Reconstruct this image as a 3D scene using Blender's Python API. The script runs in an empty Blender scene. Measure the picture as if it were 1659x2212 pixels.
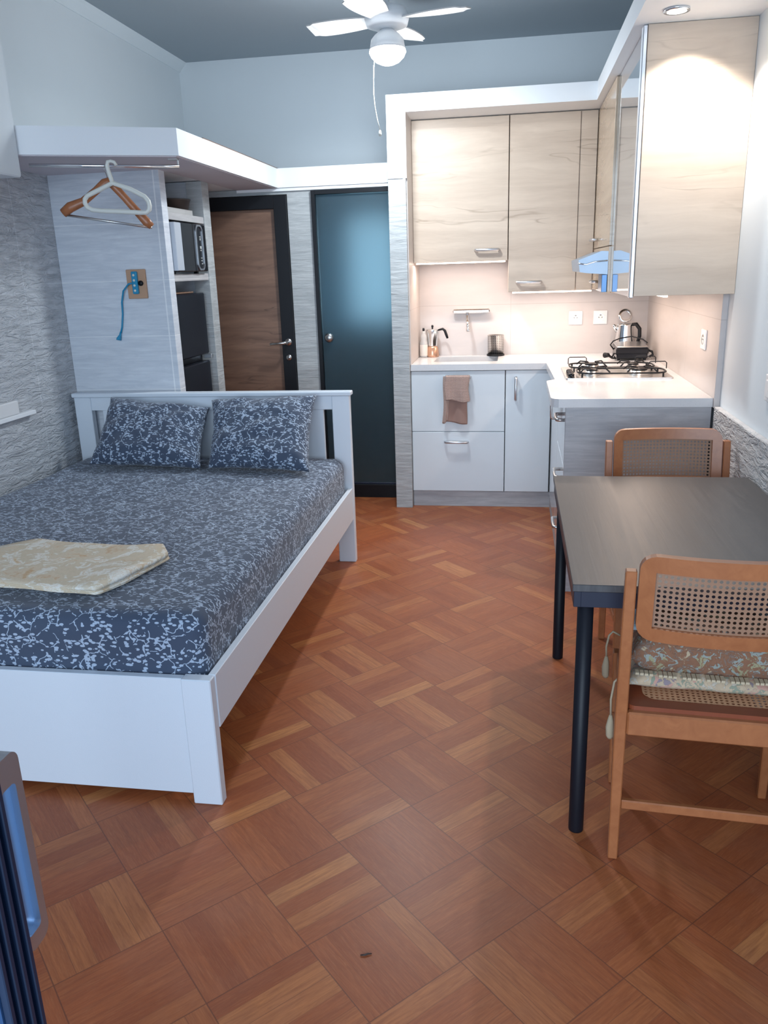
import bpy, bmesh, math, random
from mathutils import Vector, Matrix, noise
random.seed(7)
S = bpy.context.scene
COL = S.collection
PI = math.pi

# ------------------------------------------------------------------ camera
cam_d = bpy.data.cameras.new('camera')
cam = bpy.data.objects.new('camera', cam_d)
COL.objects.link(cam)
S.camera = cam
yaw, pitch, roll = 0.1647, -0.292, -0.032
cy, sy, cp, sp = math.cos(yaw), math.sin(yaw), math.cos(pitch), math.sin(pitch)
fwd = Vector((-sy*cp, cy*cp, sp)); rgt = Vector((cy, sy, 0)); upv = rgt.cross(fwd)
r2 = rgt*math.cos(roll) + upv*math.sin(roll)
u2 = -rgt*math.sin(roll) + upv*math.cos(roll)
M = Matrix((r2, u2, -fwd)).transposed().to_4x4()
M.translation = Vector((0, 0, 1.4783))
cam.matrix_world = M
cam_d.sensor_fit = 'VERTICAL'; cam_d.sensor_height = 36.0
cam_d.lens = 36.0*1740.84/2212.0
cam_d.clip_start = 0.02

# ------------------------------------------------------------------ light / exposure
S.view_settings.view_transform = 'Standard'
S.view_settings.look = 'None'
S.view_settings.gamma = 1.0
S.view_settings.use_curve_mapping = False
S.view_settings.exposure = 0.0
w = bpy.data.worlds.new('world'); S.world = w; w.use_nodes = True
w.node_tree.nodes['Background'].inputs[0].default_value = (0.45, 0.66, 1.0, 1)
w.node_tree.nodes['Background'].inputs[1].default_value = 0.8

def area(name, loc, rot, sx, sy_, col, power):
    l = bpy.data.lights.new(name, 'AREA'); l.shape = 'RECTANGLE'; l.size = sx; l.size_y = sy_
    l.color = col; l.energy = power
    o = bpy.data.objects.new(name, l); COL.objects.link(o); o.location = loc; o.rotation_euler = rot
    return o
area('window_daylight', (-0.5, -2.6, 1.75), (PI/2, 0, 0), 3.2, 2.6, (0.70, 0.85, 1.0), 225)
# recessed downlight and fan lamp
def lamp(kind, name, loc, col, power, rad=0.05, rot=(0, 0, 0), size=None, blend=.4):
    l = bpy.data.lights.new(name, kind); l.color = col; l.energy = power; l.shadow_soft_size = rad
    if kind == 'SPOT': l.spot_size = size; l.spot_blend = blend
    o = bpy.data.objects.new(name, l); COL.objects.link(o); o.location = loc; o.rotation_euler = rot
    return o
lamp('SPOT', 'downlight_beam', (0.62, 3.36, 2.31), (1.0, 0.93, 0.86), 40, 0.03, (0, 0, 0), math.radians(112), .4)
lamp('POINT', 'fan_lamp_glow', (-0.64, 4.4, 2.33), (0.84, 0.93, 1.0), 24, 0.11)
fd = area('fan_lamp_down', (-0.64, 4.4, 2.438), (0, 0, 0), 0.16, 0.16, (0.86, 0.94, 1.0), 17); fd.data.shape = 'DISK'
# warm LED strips under the wall cabinets
WARM = (1.0, 0.79, 0.65)
area('led_glow', (-0.34, 5.25, 1.497), (0, 0, 0), 0.55, 0.02, WARM, 3.3)
area('led_glow', (0.22, 5.25, 1.31), (0, 0, 0), 0.48, 0.02, WARM, 2.8)
area('led_glow', (0.60, 4.40, 1.325), (0, 0, PI/2), 1.5, 0.02, WARM, 6.5)
area('bathroom_glow_fill', (-0.98, 5.86, 1.48), (-PI/2, 0, 0), 0.36, 0.7, (0.62, 0.86, 1.0), 0.75)  # added lamp, gives the frosted door its soft glow from behind

# ------------------------------------------------------------------ materials
class NT:
    def __init__(s, name):
        s.m = bpy.data.materials.new(name); s.m.use_nodes = True
        s.t = s.m.node_tree; s.n = s.t.nodes; s.l = s.t.links
        s.b = s.n['Principled BSDF']
        s.out = s.n['Material Output']
    def node(s, typ, **k):
        n = s.n.new(typ)
        for a, v in k.items(): setattr(n, a, v)
        return n
    def put(s, sock, v):
        if v is None: return
        if hasattr(v, 'is_output') or isinstance(v, bpy.types.NodeSocket): s.l.new(v, sock)
        else:
            if isinstance(v, (tuple, list)) and len(v) == 3 and sock.type == 'RGBA': v = (*v, 1)
            sock.default_value = v
    def math(s, op, a, b=None, c=None, clamp=False):
        n = s.node('ShaderNodeMath', operation=op); n.use_clamp = clamp
        s.put(n.inputs[0], a); s.put(n.inputs[1], b); s.put(n.inputs[2], c)
        return n.outputs[0]
    def obj(s):
        return s.node('ShaderNodeTexCoord').outputs['Object']
    def geo(s):
        return s.node('ShaderNodeNewGeometry').outputs['Position']
    def sep(s, v):
        n = s.node('ShaderNodeSeparateXYZ'); s.put(n.inputs[0], v); return n.outputs
    def comb(s, x, y, z):
        n = s.node('ShaderNodeCombineXYZ')
        for i, v in enumerate((x, y, z)): s.put(n.inputs[i], v)
        return n.outputs[0]
    def scale(s, v, sc, off=(0, 0, 0)):
        n = s.node('ShaderNodeMapping'); s.put(n.inputs['Vector'], v)
        n.inputs['Scale'].default_value = sc; n.inputs['Location'].default_value = off
        return n.outputs[0]
    def noise(s, v, sc, detail=4, rough=.55, dist=0.0, out='Fac'):
        n = s.node('ShaderNodeTexNoise'); s.put(n.inputs['Vector'], v)
        n.inputs['Scale'].default_value = sc; n.inputs['Detail'].default_value = detail
        n.inputs['Roughness'].default_value = rough; n.inputs['Distortion'].default_value = dist
        return n.outputs[out]
    def voro(s, v, sc, feature='F1', rand=1.0, out='Distance', dim='3D'):
        n = s.node('ShaderNodeTexVoronoi', feature=feature, voronoi_dimensions=dim)
        s.put(n.inputs['Vector'], v); n.inputs['Scale'].default_value = sc; n.inputs['Randomness'].default_value = rand
        return n.outputs[out]
    def ramp(s, f, stops, interp='LINEAR'):
        n = s.node('ShaderNodeValToRGB'); s.put(n.inputs[0], f); cr = n.color_ramp; cr.interpolation = interp
        while len(cr.elements) < len(stops): cr.elements.new(.5)
        for e, (p, c) in zip(cr.elements, stops):
            e.position = p; e.color = (*c, 1) if len(c) == 3 else c
        return n.outputs[0]
    def mix(s, f, a, b, mode='MIX'):
        n = s.node('ShaderNodeMix', data_type='RGBA', blend_type=mode)
        s.put(n.inputs[0], f); s.put(n.inputs[6], a); s.put(n.inputs[7], b)
        return n.outputs[2]
    def bump(s, h, strength=.5, dist=.01):
        n = s.node('ShaderNodeBump'); s.put(n.inputs['Height'], h)
        n.inputs['Strength'].default_value = strength; n.inputs['Distance'].default_value = dist
        s.l.new(n.outputs[0], s.b.inputs['Normal'])
    def set(s, color=None, rough=None, metal=None, **k):
        s.put(s.b.inputs['Base Color'], color); s.put(s.b.inputs['Roughness'], rough); s.put(s.b.inputs['Metallic'], metal)
        for a, v in k.items(): s.put(s.b.inputs[a.replace('_', ' ')], v)
        return s.m

def plain(name, color, rough=.5, metal=0.0, **k):
    return NT(name).set(color, rough, metal, **k)

def paint(name, color, rough=.6, amt=.04):
    t = NT(name); p = t.geo()
    n = t.noise(p, 3, 5)
    d = tuple(c*(1-amt) for c in color)
    t.set(t.mix(n, color, d), rough)
    t.bump(t.noise(p, 260, 3), .12, .002)
    return t.m

def emit(name, color, strength):
    t = NT(name); t.set((0, 0, 0), .5, 0, Emission_Color=(*color, 1), Emission_Strength=strength); return t.m

def oak(name, light, dark, rough=.35, sc=1.0, streak=(0.35, 0.26, 0.19)):
    """board with horizontal grain running along x and y"""
    t = NT(name); p = t.geo()
    q = t.scale(p, (1.3*sc, 1.3*sc, 15*sc))
    d = t.noise(t.scale(p, (1.1*sc, 1.1*sc, 3*sc)), 1.4, 3, out='Color')
    qq = t.node('ShaderNodeVectorMath', operation='MULTIPLY_ADD')
    t.put(qq.inputs[0], d); qq.inputs[1].default_value = (1.2, 1.2, 1.9); t.put(qq.inputs[2], q)
    n1 = t.noise(qq.outputs[0], 1.0, 6, .62)
    c = t.mix(t.ramp(n1, [(.32, (0, 0, 0)), (.68, (1, 1, 1))]), dark, light)
    n2 = t.noise(qq.outputs[0], .55, 3, .5)
    line = t.ramp(t.math('ABSOLUTE', t.math('SUBTRACT', n2, .5)), [(0, (1, 1, 1)), (.012, (0, 0, 0))])
    m2 = t.math('MULTIPLY', line, t.ramp(t.noise(t.scale(p, (2, 2, 3)), 1.6, 2), [(.42, (0, 0, 0)), (.62, (.75, .75, .75))]))
    c = t.mix(m2, c, streak)
    fine = t.noise(t.scale(p, (6, 6, 160)), 1.0, 3)
    c = t.mix(t.math('MULTIPLY', fine, .22), c, dark)
    t.set(c, rough)
    t.bump(fine, .08, .002)
    return t.m

def stone(name, base, dark, light, relief=1.0, joints=None, vj=None, vstep=.6, streak=26, rough=.75, fine=1.0):
    """stone-look cladding: horizontal split relief with tile joints every .276 m"""
    t = NT(name); p = t.geo()
    o = t.sep(p)
    q = t.scale(p, (5*fine, 5*fine, streak*fine))
    n1 = t.noise(q, 1.0, 7, .62, .6)
    n2 = t.noise(t.scale(p, (2.2, 2.2, 9)), 1.3, 4, .6)
    c = t.ramp(n1, [(.25, dark), (.5, base), (.75, light)])
    c = t.mix(t.math('MULTIPLY', n2, .35), c, dark)
    n3 = t.noise(t.scale(p, (7*fine, 7*fine, 95*fine)), 1.0, 4, .6, .3)
    c = t.mix(t.ramp(n3, [(.42, (0, 0, 0)), (.62, (.5, .5, .5))]), c, dark)
    h = t.math('ADD', t.math('ADD', t.math('MULTIPLY', n1, 1.0), t.math('MULTIPLY', n2, .6)), t.math('MULTIPLY', n3, -.25))
    if joints is not None:
        a = t.math('ABSOLUTE', t.math('SUBTRACT', t.math('FRACT', t.math('ADD', t.math('DIVIDE', t.math('SUBTRACT', o[2], joints), .276), 20.5)), .5))
        jm = t.math('LESS_THAN', a, .006)
        if vj is not None:
            ax, off = vj
            b = t.math('ABSOLUTE', t.math('SUBTRACT', t.math('FRACT', t.math('ADD', t.math('DIVIDE', t.math('SUBTRACT', o[ax], off), vstep), 20.5)), .5))
            jm = t.math('MAXIMUM', jm, t.math('LESS_THAN', b, .003))
        c = t.mix(t.math('MULTIPLY', jm, .55), c, tuple(min(1, x*1.25) for x in light))
        h = t.math('SUBTRACT', h, t.math('MULTIPLY', jm, .35))
    if relief > .9:
        q3 = t.noise(t.scale(p, (9, 9, 34)), 1.0, 4, .55, 1.0)
        rg = t.math('SUBTRACT', 1, t.math('MULTIPLY', t.math('ABSOLUTE', t.math('SUBTRACT', q3, .5)), 6), clamp=True)
        h = t.math('ADD', h, t.math('MULTIPLY', rg, .55))
    t.set(c, rough)
    t.bump(h, relief, .012)
    return t.m

def parquet():
    t = NT('parquet'); p = t.geo(); o = t.sep(p)
    k = 1/(math.sqrt(2)*.2482)
    dx = t.math('SUBTRACT', o[0], -0.624); dy = t.math('SUBTRACT', o[1], 1.957)
    u = t.math('ADD', t.math('MULTIPLY', t.math('SUBTRACT', dx, dy), k), 100)
    v = t.math('ADD', t.math('MULTIPLY', t.math('ADD', dx, dy), k), 100)
    cu = t.math('FLOOR', u); cv = t.math('FLOOR', v)
    par = t.math('MODULO', t.math('ADD', cu, cv), 2)
    fu = t.math('FRACT', u); fv = t.math('FRACT', v)
    # parity 0: strips run along v, stacked across u
    def sel(a, b):   # par? b : a
        n = t.node('ShaderNodeMix', data_type='FLOAT'); t.put(n.inputs[0], par); t.put(n.inputs[2], a); t.put(n.inputs[3], b); return n.outputs[0]
    ac = sel(fu, fv); al = sel(fv, fu)
    sidx = t.math('FLOOR', t.math('MULTIPLY', ac, 5))
    wn = t.node('ShaderNodeTexWhiteNoise', noise_dimensions='3D'); t.put(wn.inputs['Vector'], t.comb(cu, cv, sidx))
    rnd = wn.outputs['Value']; rc = wn.outputs['Color']
    wb = t.node('ShaderNodeTexWhiteNoise', noise_dimensions='2D'); t.put(wb.inputs['Vector'], t.comb(cu, cv, 0))
    rb = wb.outputs['Value']
    base = t.ramp(rnd, [(0, (.31, .080, .028)), (.35, (.38, .106, .036)), (.7, (.43, .130, .044)), (.93, (.52, .190, .064)), (1, (.60, .25, .085))])
    base = t.mix(t.math('MULTIPLY', rb, .5), base, (.36, .098, .034))
    # grain
    g = t.comb(t.math('ADD', t.math('MULTIPLY', al, 1.1), t.math('MULTIPLY', rnd, 37)), t.math('ADD', t.math('MULTIPLY', ac, 14), t.math('MULTIPLY', rb, 53)), t.math('MULTIPLY', rnd, 11))
    gr = t.noise(g, 2.2, 6, .65, .7)
    base = t.mix(t.ramp(gr, [(.35, (0, 0, 0)), (.75, (.75, .75, .75))]), base, (.22, .058, .024))
    gr2 = t.noise(g, 7, 4, .7, .2)
    base = t.mix(t.ramp(gr2, [(.5, (0, 0, 0)), (.8, (.3, .3, .3))]), base, (.62, .26, .11))
    sm = t.noise(p, 2.4, 4)
    base = t.mix(t.ramp(sm, [(.5, (0, 0, 0)), (.85, (.35, .35, .35))]), base, (.42, .21, .14))
    # gaps
    fs = t.math('FRACT', t.math('MULTIPLY', ac, 5))
    e1 = t.math('MINIMUM', fs, t.math('SUBTRACT', 1, fs))
    g1 = t.math('LESS_THAN', e1, .018)
    e2 = t.math('MINIMUM', t.math('MINIMUM', fu, t.math('SUBTRACT', 1, fu)), t.math('MINIMUM', fv, t.math('SUBTRACT', 1, fv)))
    g2 = t.math('LESS_THAN', e2, .0055)
    gm = t.math('MAXIMUM', t.math('MULTIPLY', g1, t.math('MULTIPLY', rnd, .5)), t.math('MULTIPLY', g2, .62))
    base = t.mix(gm, base, (.11, .04, .025))
    rr = t.math('ADD', t.math('MULTIPLY', sm,   .22), .34)
    t.set(base, rr, 0, Coat_Weight=.12, Coat_Roughness=.3, Specular_IOR_Level=.32)
    t.bump(t.math('SUBTRACT', t.math('MULTIPLY', rnd, .3), t.math('ADD', gm, t.math('MULTIPLY', gr, .25))), .25, .0015)
    return t.m

def floral():
    t = NT('floral_cotton'); p = t.obj()
    d = t.noise(p, 34, 2, out='Color')
    w1 = t.node('ShaderNodeVectorMath', operation='MULTIPLY_ADD'); t.put(w1.inputs[0], d); w1.inputs[1].default_value = (.022, .022, .022); t.put(w1.inputs[2], p)
    wp = w1.outputs[0]
    e = t.voro(wp, 21, 'DISTANCE_TO_EDGE')
    line = t.math('LESS_THAN', e, .024)
    line = t.math('MULTIPLY', line, t.math('GREATER_THAN', t.noise(p, 40, 1), .465))
    near = t.math('MULTIPLY', t.math('LESS_THAN', e, .27), t.math('GREATER_THAN', t.noise(p, 17, 1), .40))
    leaf = None
    for k, (rot, sc) in enumerate([((0, 0, .4), 88), ((.5, 0, 1.5), 92), ((0, .6, 2.4), 84)]):
        n = t.node('ShaderNodeMapping'); t.put(n.inputs['Vector'], p); n.inputs['Rotation'].default_value = rot
        n.inputs['Scale'].default_value = (.40, 1.2, .72); n.inputs['Location'].default_value = (k*3.1, k, 2*k)
        l1 = t.math('LESS_THAN', t.voro(n.outputs[0], sc), .255)
        leaf = l1 if leaf is None else t.math('MAXIMUM', leaf, l1)
    leaf = t.math('MULTIPLY', leaf, near)
    fl = t.math('LESS_THAN', t.voro(p, 24), .15)
    fl = t.math('MULTIPLY', fl, t.math('LESS_THAN', t.voro(p, 130), .42))
    m = t.math('MAXIMUM', t.math('MAXIMUM', line, leaf), fl)
    base = t.mix(t.noise(p, 3, 3), (.042, .062, .108), (.058, .080, .125))
    c = t.mix(t.math('MULTIPLY', m, .9), base, (.44, .53, .66))
    t.set(c, .85, 0, Sheen_Weight=.2)
    t.bump(t.noise(p, 700, 2), .1, .001)
    return t.m

MT = {}
MT['white_wall'] = paint('white_plaster', (.76, .81, .84), .8)
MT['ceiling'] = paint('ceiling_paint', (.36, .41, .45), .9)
MT['white_trim'] = paint('white_trim_paint', (.88, .90, .92), .55, .02)
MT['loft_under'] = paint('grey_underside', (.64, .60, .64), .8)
MT['stone_left'] = stone('split_stone', (.62, .64, .67), (.47, .49, .52), (.72, .74, .77), .92, .911, (1, 1.2), .62)
MT['stone_smooth'] = stone('grey_stone_tile', (.70, .73, .78), (.56, .60, .66), (.80, .84, .88), .30, .911, (0, -1.76), 1.2, 34)
MT['stone_pillar'] = stone('pale_split_stone', (.50, .52, .525), (.36, .38, .39), (.60, .62, .62), .6, .911, None, .6, 30)
MT['stone_right'] = stone('rough_stone_strip', (.62, .62, .62), (.42, .42, .44), (.76, .76, .76), 1.0, .5, None, .6, 30)
MT['grey_wood'] = stone('grey_wood_laminate', (.46, .46, .475), (.33, .33, .35), (.56, .56, .57), .12, None, None, .6, 26, .5, .8)
MT['alcove_tile'] = stone('warm_tile_edge', (.50, .49, .49), (.40, .39, .40), (.60, .58, .57), .2, .911, None, .6, 12)
MT['floor'] = parquet()
MT['bed_white'] = paint('bed_paint', (.72, .78, .85), .38, .02)
MT['floral'] = floral()
MT['oak'] = oak('light_oak_laminate', (.66, .54, .43), (.52, .41, .32), .45)
MT['oak_gloss'] = oak('light_oak_gloss', (.64, .50, .36), (.52, .39, .28), .12)
MT['door_wood'] = oak('brown_wood_laminate', (.27, .155, .105), (.15, .082, .056), .4, 1.3, (.05, .028, .02))
MT['gloss_white'] = plain('gloss_lacquer', (.70, .76, .80), .12, 0, Coat_Weight=.6, Coat_Roughness=.04)
MT['black'] = plain('black_frame', (.010, .011, .014), .4, 0, Specular_IOR_Level=.25)
MT['black_gloss'] = plain('black_gloss', (.008, .009, .013), .16, 0, Specular_IOR_Level=.3)
MT['fridge'] = plain('fridge_black', (.010, .012, .019), .3, 0, Specular_IOR_Level=.2)
MT['chrome'] = plain('chrome', (.82, .84, .86), .12, 1.0)
MT['steel'] = plain('brushed_steel', (.60, .60, .60), .3, 1.0)
MT['satin'] = plain('satin_aluminium', (.66, .68, .72), .38, 1.0)
MT['socket'] = plain('socket_plastic', (.80, .80, .80), .35)
MT['dark_hole'] = plain('socket_hole', (.05, .05, .05), .6)
MT['table_leg'] = plain('leg_lacquer', (.008, .009, .014), .45, 0, Specular_IOR_Level=.25)
MT['table_apron'] = plain('apron_lacquer', (.012, .016, .035), .45)
MT['white_plastic'] = plain('cream_plastic', (.74, .74, .68), .4)
MT['blue_plastic'] = plain('blue_plastic', (.012, .26, .46), .4)
MT['bowl'] = plain('dark_bowl', (.035, .022, .018), .45)
MT['copper'] = plain('copper_tint', (.62, .36, .24), .25, .6)
MT['led'] = emit('led_strip', (1.0, .80, .66), 9)
MT['glow'] = emit('lamp_glass', (.93, .98, 1.0), 13)
MT['spot_glow'] = emit('downlight_lens', (1.0, .96, .92), 16)

def worktop():
    t = NT('white_quartz'); p = t.geo()
    n = t.noise(p, 9, 5); n2 = t.noise(p, 160, 2)
    c = t.mix(n, (.70, .70, .71), (.62, .62, .63)); c = t.mix(t.ramp(n2, [(.6, (0, 0, 0)), (.75, (.3, .3, .3))]), c, (.45, .45, .46))
    return t.set(c, .2, 0)
MT['worktop'] = worktop()
def splash():
    t = NT('beige_tile'); p = t.geo(); o = t.sep(p)
    n = t.noise(t.scale(p, (3, 3, 12)), 1.5, 5)
    c = t.mix(n, (.62, .57, .55), (.52, .48, .46))
    a = t.math('LESS_THAN', t.math('ABSOLUTE', t.math('SUBTRACT', o[2], 1.236)), .0015)
    b = t.math('LESS_THAN', t.math('ABSOLUTE', t.math('SUBTRACT', o[1], 4.25)), .0015)
    b2 = t.math('LESS_THAN', t.math('ABSOLUTE', t.math('SUBTRACT', o[0], -.03)), .0012)
    c = t.mix(t.math('MULTIPLY', t.math('MAXIMUM', a, t.math('MAXIMUM', b, b2)), .5), c, (.33, .29, .27))
    return t.set(c, .38)
MT['splash'] = splash()

def mirror_panel():
    t = NT('grey_mirror_glass'); t.set((.74, .79, .83), .04, .8); return t.m
MT['mirror'] = mirror_panel()
def table_mat():
    t = NT('black_brown_veneer'); p = t.obj()
    g = t.noise(t.scale(p, (60, 2.2, 10)), 1, 5, .6, .5)
    c = t.mix(g, (.022, .022, .025), (.095, .09, .09))
    t.set(c, t.math('ADD', t.math('MULTIPLY', g, .15), .36), 0, Specular_IOR_Level=.75)
    t.bump(g, .22, .002); return t.m
MT['table'] = table_mat()
def chair_wood(name, a, b):
    t = NT(name); p = t.obj()
    g = t.noise(t.scale(p, (9, 9, 9)), 1, 3); g2 = t.noise(t.scale(p, (26, 60, 22)), 1, 5, .62, .8)
    c = t.mix(g2, a, b); c = t.mix(t.math('MULTIPLY', g, .35), c, tuple(x*.75 for x in b))
    t.set(c, .38, 0, Coat_Weight=.15, Coat_Roughness=.3); return t.m
MT['chair'] = chair_wood('honey_beech', (.50, .19, .072), (.27, .082, .028))
MT['chair_dark'] = chair_wood('reddish_seat_wood', (.27, .065, .025), (.20, .045, .018))
def cane(name, i, j, color, step=.0125):
    t = NT(name); o = t.sep(t.obj())
    a = t.math('SUBTRACT', t.math('FRACT', t.math('ADD', t.math('DIVIDE', o[i], step), 50)), .5)
    b = t.math('SUBTRACT', t.math('FRACT', t.math('ADD', t.math('DIVIDE', o[j], step), 50)), .5)
    r = t.math('SQRT', t.math('ADD', t.math('MULTIPLY', a, a), t.math('MULTIPLY', b, b)))
    hole = t.math('LESS_THAN', r, .30)
    w1 = t.noise(t.scale(t.obj(), (300, 300, 300)), 1, 2)
    c = t.mix(w1, color, tuple(x*.7 for x in color))
    t.set(c, .5)
    t.bump(t.math('ABSOLUTE', t.math('SINE', t.math('MULTIPLY', t.math('ADD', a, b), 18))), .4, .001)
    tr = t.node('ShaderNodeBsdfTransparent'); mx = t.node('ShaderNodeMixShader')
    t.put(mx.inputs[0], hole); t.l.new(t.b.outputs[0], mx.inputs[1]); t.l.new(tr.outputs[0], mx.inputs[2])
    t.l.new(mx.outputs[0], t.out.inputs[0]); return t.m
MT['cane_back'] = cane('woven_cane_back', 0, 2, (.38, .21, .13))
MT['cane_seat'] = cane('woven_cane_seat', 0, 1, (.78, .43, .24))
def tapestry(name, ground, spots, fr=.33, sc=16):
    t = NT(name); p = t.obj()
    d = t.noise(p, 22, 3, out='Color')
    w1 = t.node('ShaderNodeVectorMath', operation='MULTIPLY_ADD'); t.put(w1.inputs[0], d); w1.inputs[1].default_value = (.06, .06, .06); t.put(w1.inputs[2], p)
    v = t.noise(w1.outputs[0], sc*1.3, 3, .55, 2.2); vc = t.noise(p, sc*.7, 2, out='Color')
    fr = 1-fr-.12
    m = t.math('GREATER_THAN', v, fr)
    pick = t.math('ADD', t.math('MULTIPLY', t.math('SUBTRACT', t.sep(vc)[0], .5), 2.6), .5, clamp=True)
    st = [(k/len(spots), c) for k, c in enumerate(spots)]
    c = t.mix(m, t.mix(t.noise(p, 60, 3), ground, tuple(x*.65 for x in ground)), t.ramp(pick, st, 'CONSTANT'))
    e = t.math('LESS_THAN', t.math('ABSOLUTE', t.math('SUBTRACT', v, fr)), .015)
    c = t.mix(t.math('MULTIPLY', e, .5), c, tuple(x*.4 for x in ground))
    t.set(c, .95); t.bump(t.noise(p, 500, 2), .4, .002); return t.m
MT['tapestry'] = tapestry('brown_tapestry', (.27, .13, .075), [(.30, .27, .16), (.27, .29, .26), (.20, .14, .11), (.42, .33, .22)], .36, 30)
MT['cream_tap'] = tapestry('cream_tapestry', (.58, .44, .30), [(.25, .20, .22), (.50, .28, .22), (.25, .27, .20), (.48, .42, .34)], .36, 26)
MT['pale_blue'] = tapestry('pale_blue_print', (.34, .42, .46), [(.10, .14, .32), (.45, .48, .46), (.28, .36, .38)], .26, 30)
MT['tassel'] = plain('tassel_thread', (.50, .41, .28), .9)
def marble_cloth():
    t = NT('beige_marbled_cotton'); p = t.obj()
    d = t.noise(p, 7, 4, out='Color')
    w1 = t.node('ShaderNodeVectorMath', operation='MULTIPLY_ADD'); t.put(w1.inputs[0], d); w1.inputs[1].default_value = (.25, .25, .25); t.put(w1.inputs[2], p)
    n = t.noise(w1.outputs[0], 10, 6, .6, 1.4)
    c = t.ramp(n, [(.30, (.62, .40, .22)), (.40, (.72, .60, .45)), (.50, (.66, .55, .40)), (.57, (.86, .83, .76)), (.66, (.68, .50, .32))])
    t.set(c, .85); return t.m
MT['cloth'] = marble_cloth()
def waffle():
    t = NT('waffle_cotton'); o = t.sep(t.obj())
    a = t.math('SINE', t.math('MULTIPLY', o[0], 900)); b = t.math('SINE', t.math('MULTIPLY', o[2], 900))
    h = t.math('MULTIPLY', a, b)
    h = t.math('ADD', t.math('MULTIPLY', t.math('MAXIMUM', a, b), .5), .5)
    c = t.mix(h, (.22, .14, .12), (.58, .42, .36))
    t.set(c, .95); t.bump(h, .7, .003); return t.m
MT['waffle'] = waffle()
MT['towel_back'] = plain('towel_reverse', (.33, .21, .175), .95)
def frosted():
    t = NT('frosted_glass'); p = t.geo()
    t.set((.42, .58, .66), t.math('ADD', t.math('MULTIPLY', t.noise(p, 2, 2), .08), .56), 0, Transmission_Weight=.96, IOR=1.3)
    return t.m
MT['frosted'] = frosted()
def thin_glass():
    t = NT('window_glass'); tr = t.node('ShaderNodeBsdfTransparent'); gl = t.node('ShaderNodeBsdfGlossy'); gl.inputs['Roughness'].default_value = .02
    mx = t.node('ShaderNodeMixShader'); mx.inputs[0].default_value = .12
    t.l.new(tr.outputs[0], mx.inputs[1]); t.l.new(gl.outputs[0], mx.inputs[2]); t.l.new(mx.outputs[0], t.out.inputs[0]); return t.m
MT['glass'] = thin_glass()
MT['bottle'] = plain('clear_plastic', (.82, .80, .78), .15, 0, Transmission_Weight=.45, IOR=1.4)
MT['teal_tile'] = plain('dark_teal_tile', (.020, .055, .070), .4)
MT['bath_wall'] = plain('bathroom_wall', (.30, .48, .56), .7)
MT['leaf_frame'] = plain('dark_blue_frame', (.035, .085, .19), .3, .2)
MT['seal'] = plain('rubber_seal', (.008, .018, .045), .45)
MT['handle_blue'] = plain('anodised_recess', (.28, .46, .72), .3, .8)
MT['hood'] = plain('hood_metal', (.34, .41, .50), .36, .3)
def perforated():
    t = NT('perforated_steel'); tc = t.sep(t.obj())
    ang = t.math('MULTIPLY', t.math('ARCTAN2', tc[1], tc[0]), 26/(2*PI))
    a = t.math('SUBTRACT', t.math('FRACT', t.math('ADD', ang, 50)), .5)
    b = t.math('SUBTRACT', t.math('FRACT', t.math('DIVIDE', tc[2], .011)), .5)
    r = t.math('SQRT', t.math('ADD', t.math('MULTIPLY', a, a), t.math('MULTIPLY', b, b)))
    hole = t.math('LESS_THAN', r, .24)
    t.set(t.mix(hole, (.62, .60, .58), (.05, .04, .04)), .28, 1.0); return t.m
MT['perforated'] = perforated()

# ------------------------------------------------------------------ geometry helpers
def world_of(o):
    m = Matrix.Identity(4)
    while o is not None:
        m = o.matrix_basis @ m; o = o.parent
    return m

def obj(name, bm, m, parent=None, smooth=False, label=None, autosmooth=False):
    bmesh.ops.recalc_face_normals(bm, faces=bm.faces)
    me = bpy.data.meshes.new(name)
    o = bpy.data.objects.new(name, me)
    if parent is None:
        xs = [v.co for v in bm.verts]
        lo = Vector((min(c.x for c in xs), min(c.y for c in xs), min(c.z for c in xs)))
        hi = Vector((max(c.x for c in xs), max(c.y for c in xs), max(c.z for c in xs)))
        c = Vector(((lo.x+hi.x)/2, (lo.y+hi.y)/2, lo.z))
        bmesh.ops.translate(bm, verts=bm.verts, vec=-c); o.location = c
    else:
        o.parent = parent
        bm.transform(world_of(parent).inverted())
    bm.to_mesh(me); bm.free()
    if smooth:
        me.polygons.foreach_set('use_smooth', [True]*len(me.polygons))
    me.materials.append(MT[m] if isinstance(m, str) else m)
    COL.objects.link(o)
    if label: o['label'] = label
    return o

def thing(name, label, cat, loc=(0, 0, 0), rotz=0, group=None):
    o = bpy.data.objects.new(name, None); COL.objects.link(o); o.empty_display_size = .1
    o.location = loc; o.rotation_euler = (0, 0, rotz); o['label'] = label; o['category'] = cat
    if group: o['group'] = group
    return o
def tag(o, label, cat, group=None):
    o['label'] = label; o['category'] = cat
    if group: o['group'] = group
    return o
def struct(o):
    o['kind'] = 'structure'; return o
def sthing(name, loc=(0, 0, 0)):
    o = bpy.data.objects.new(name, None); COL.objects.link(o); o.location = loc; o['kind'] = 'structure'; return o

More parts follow.
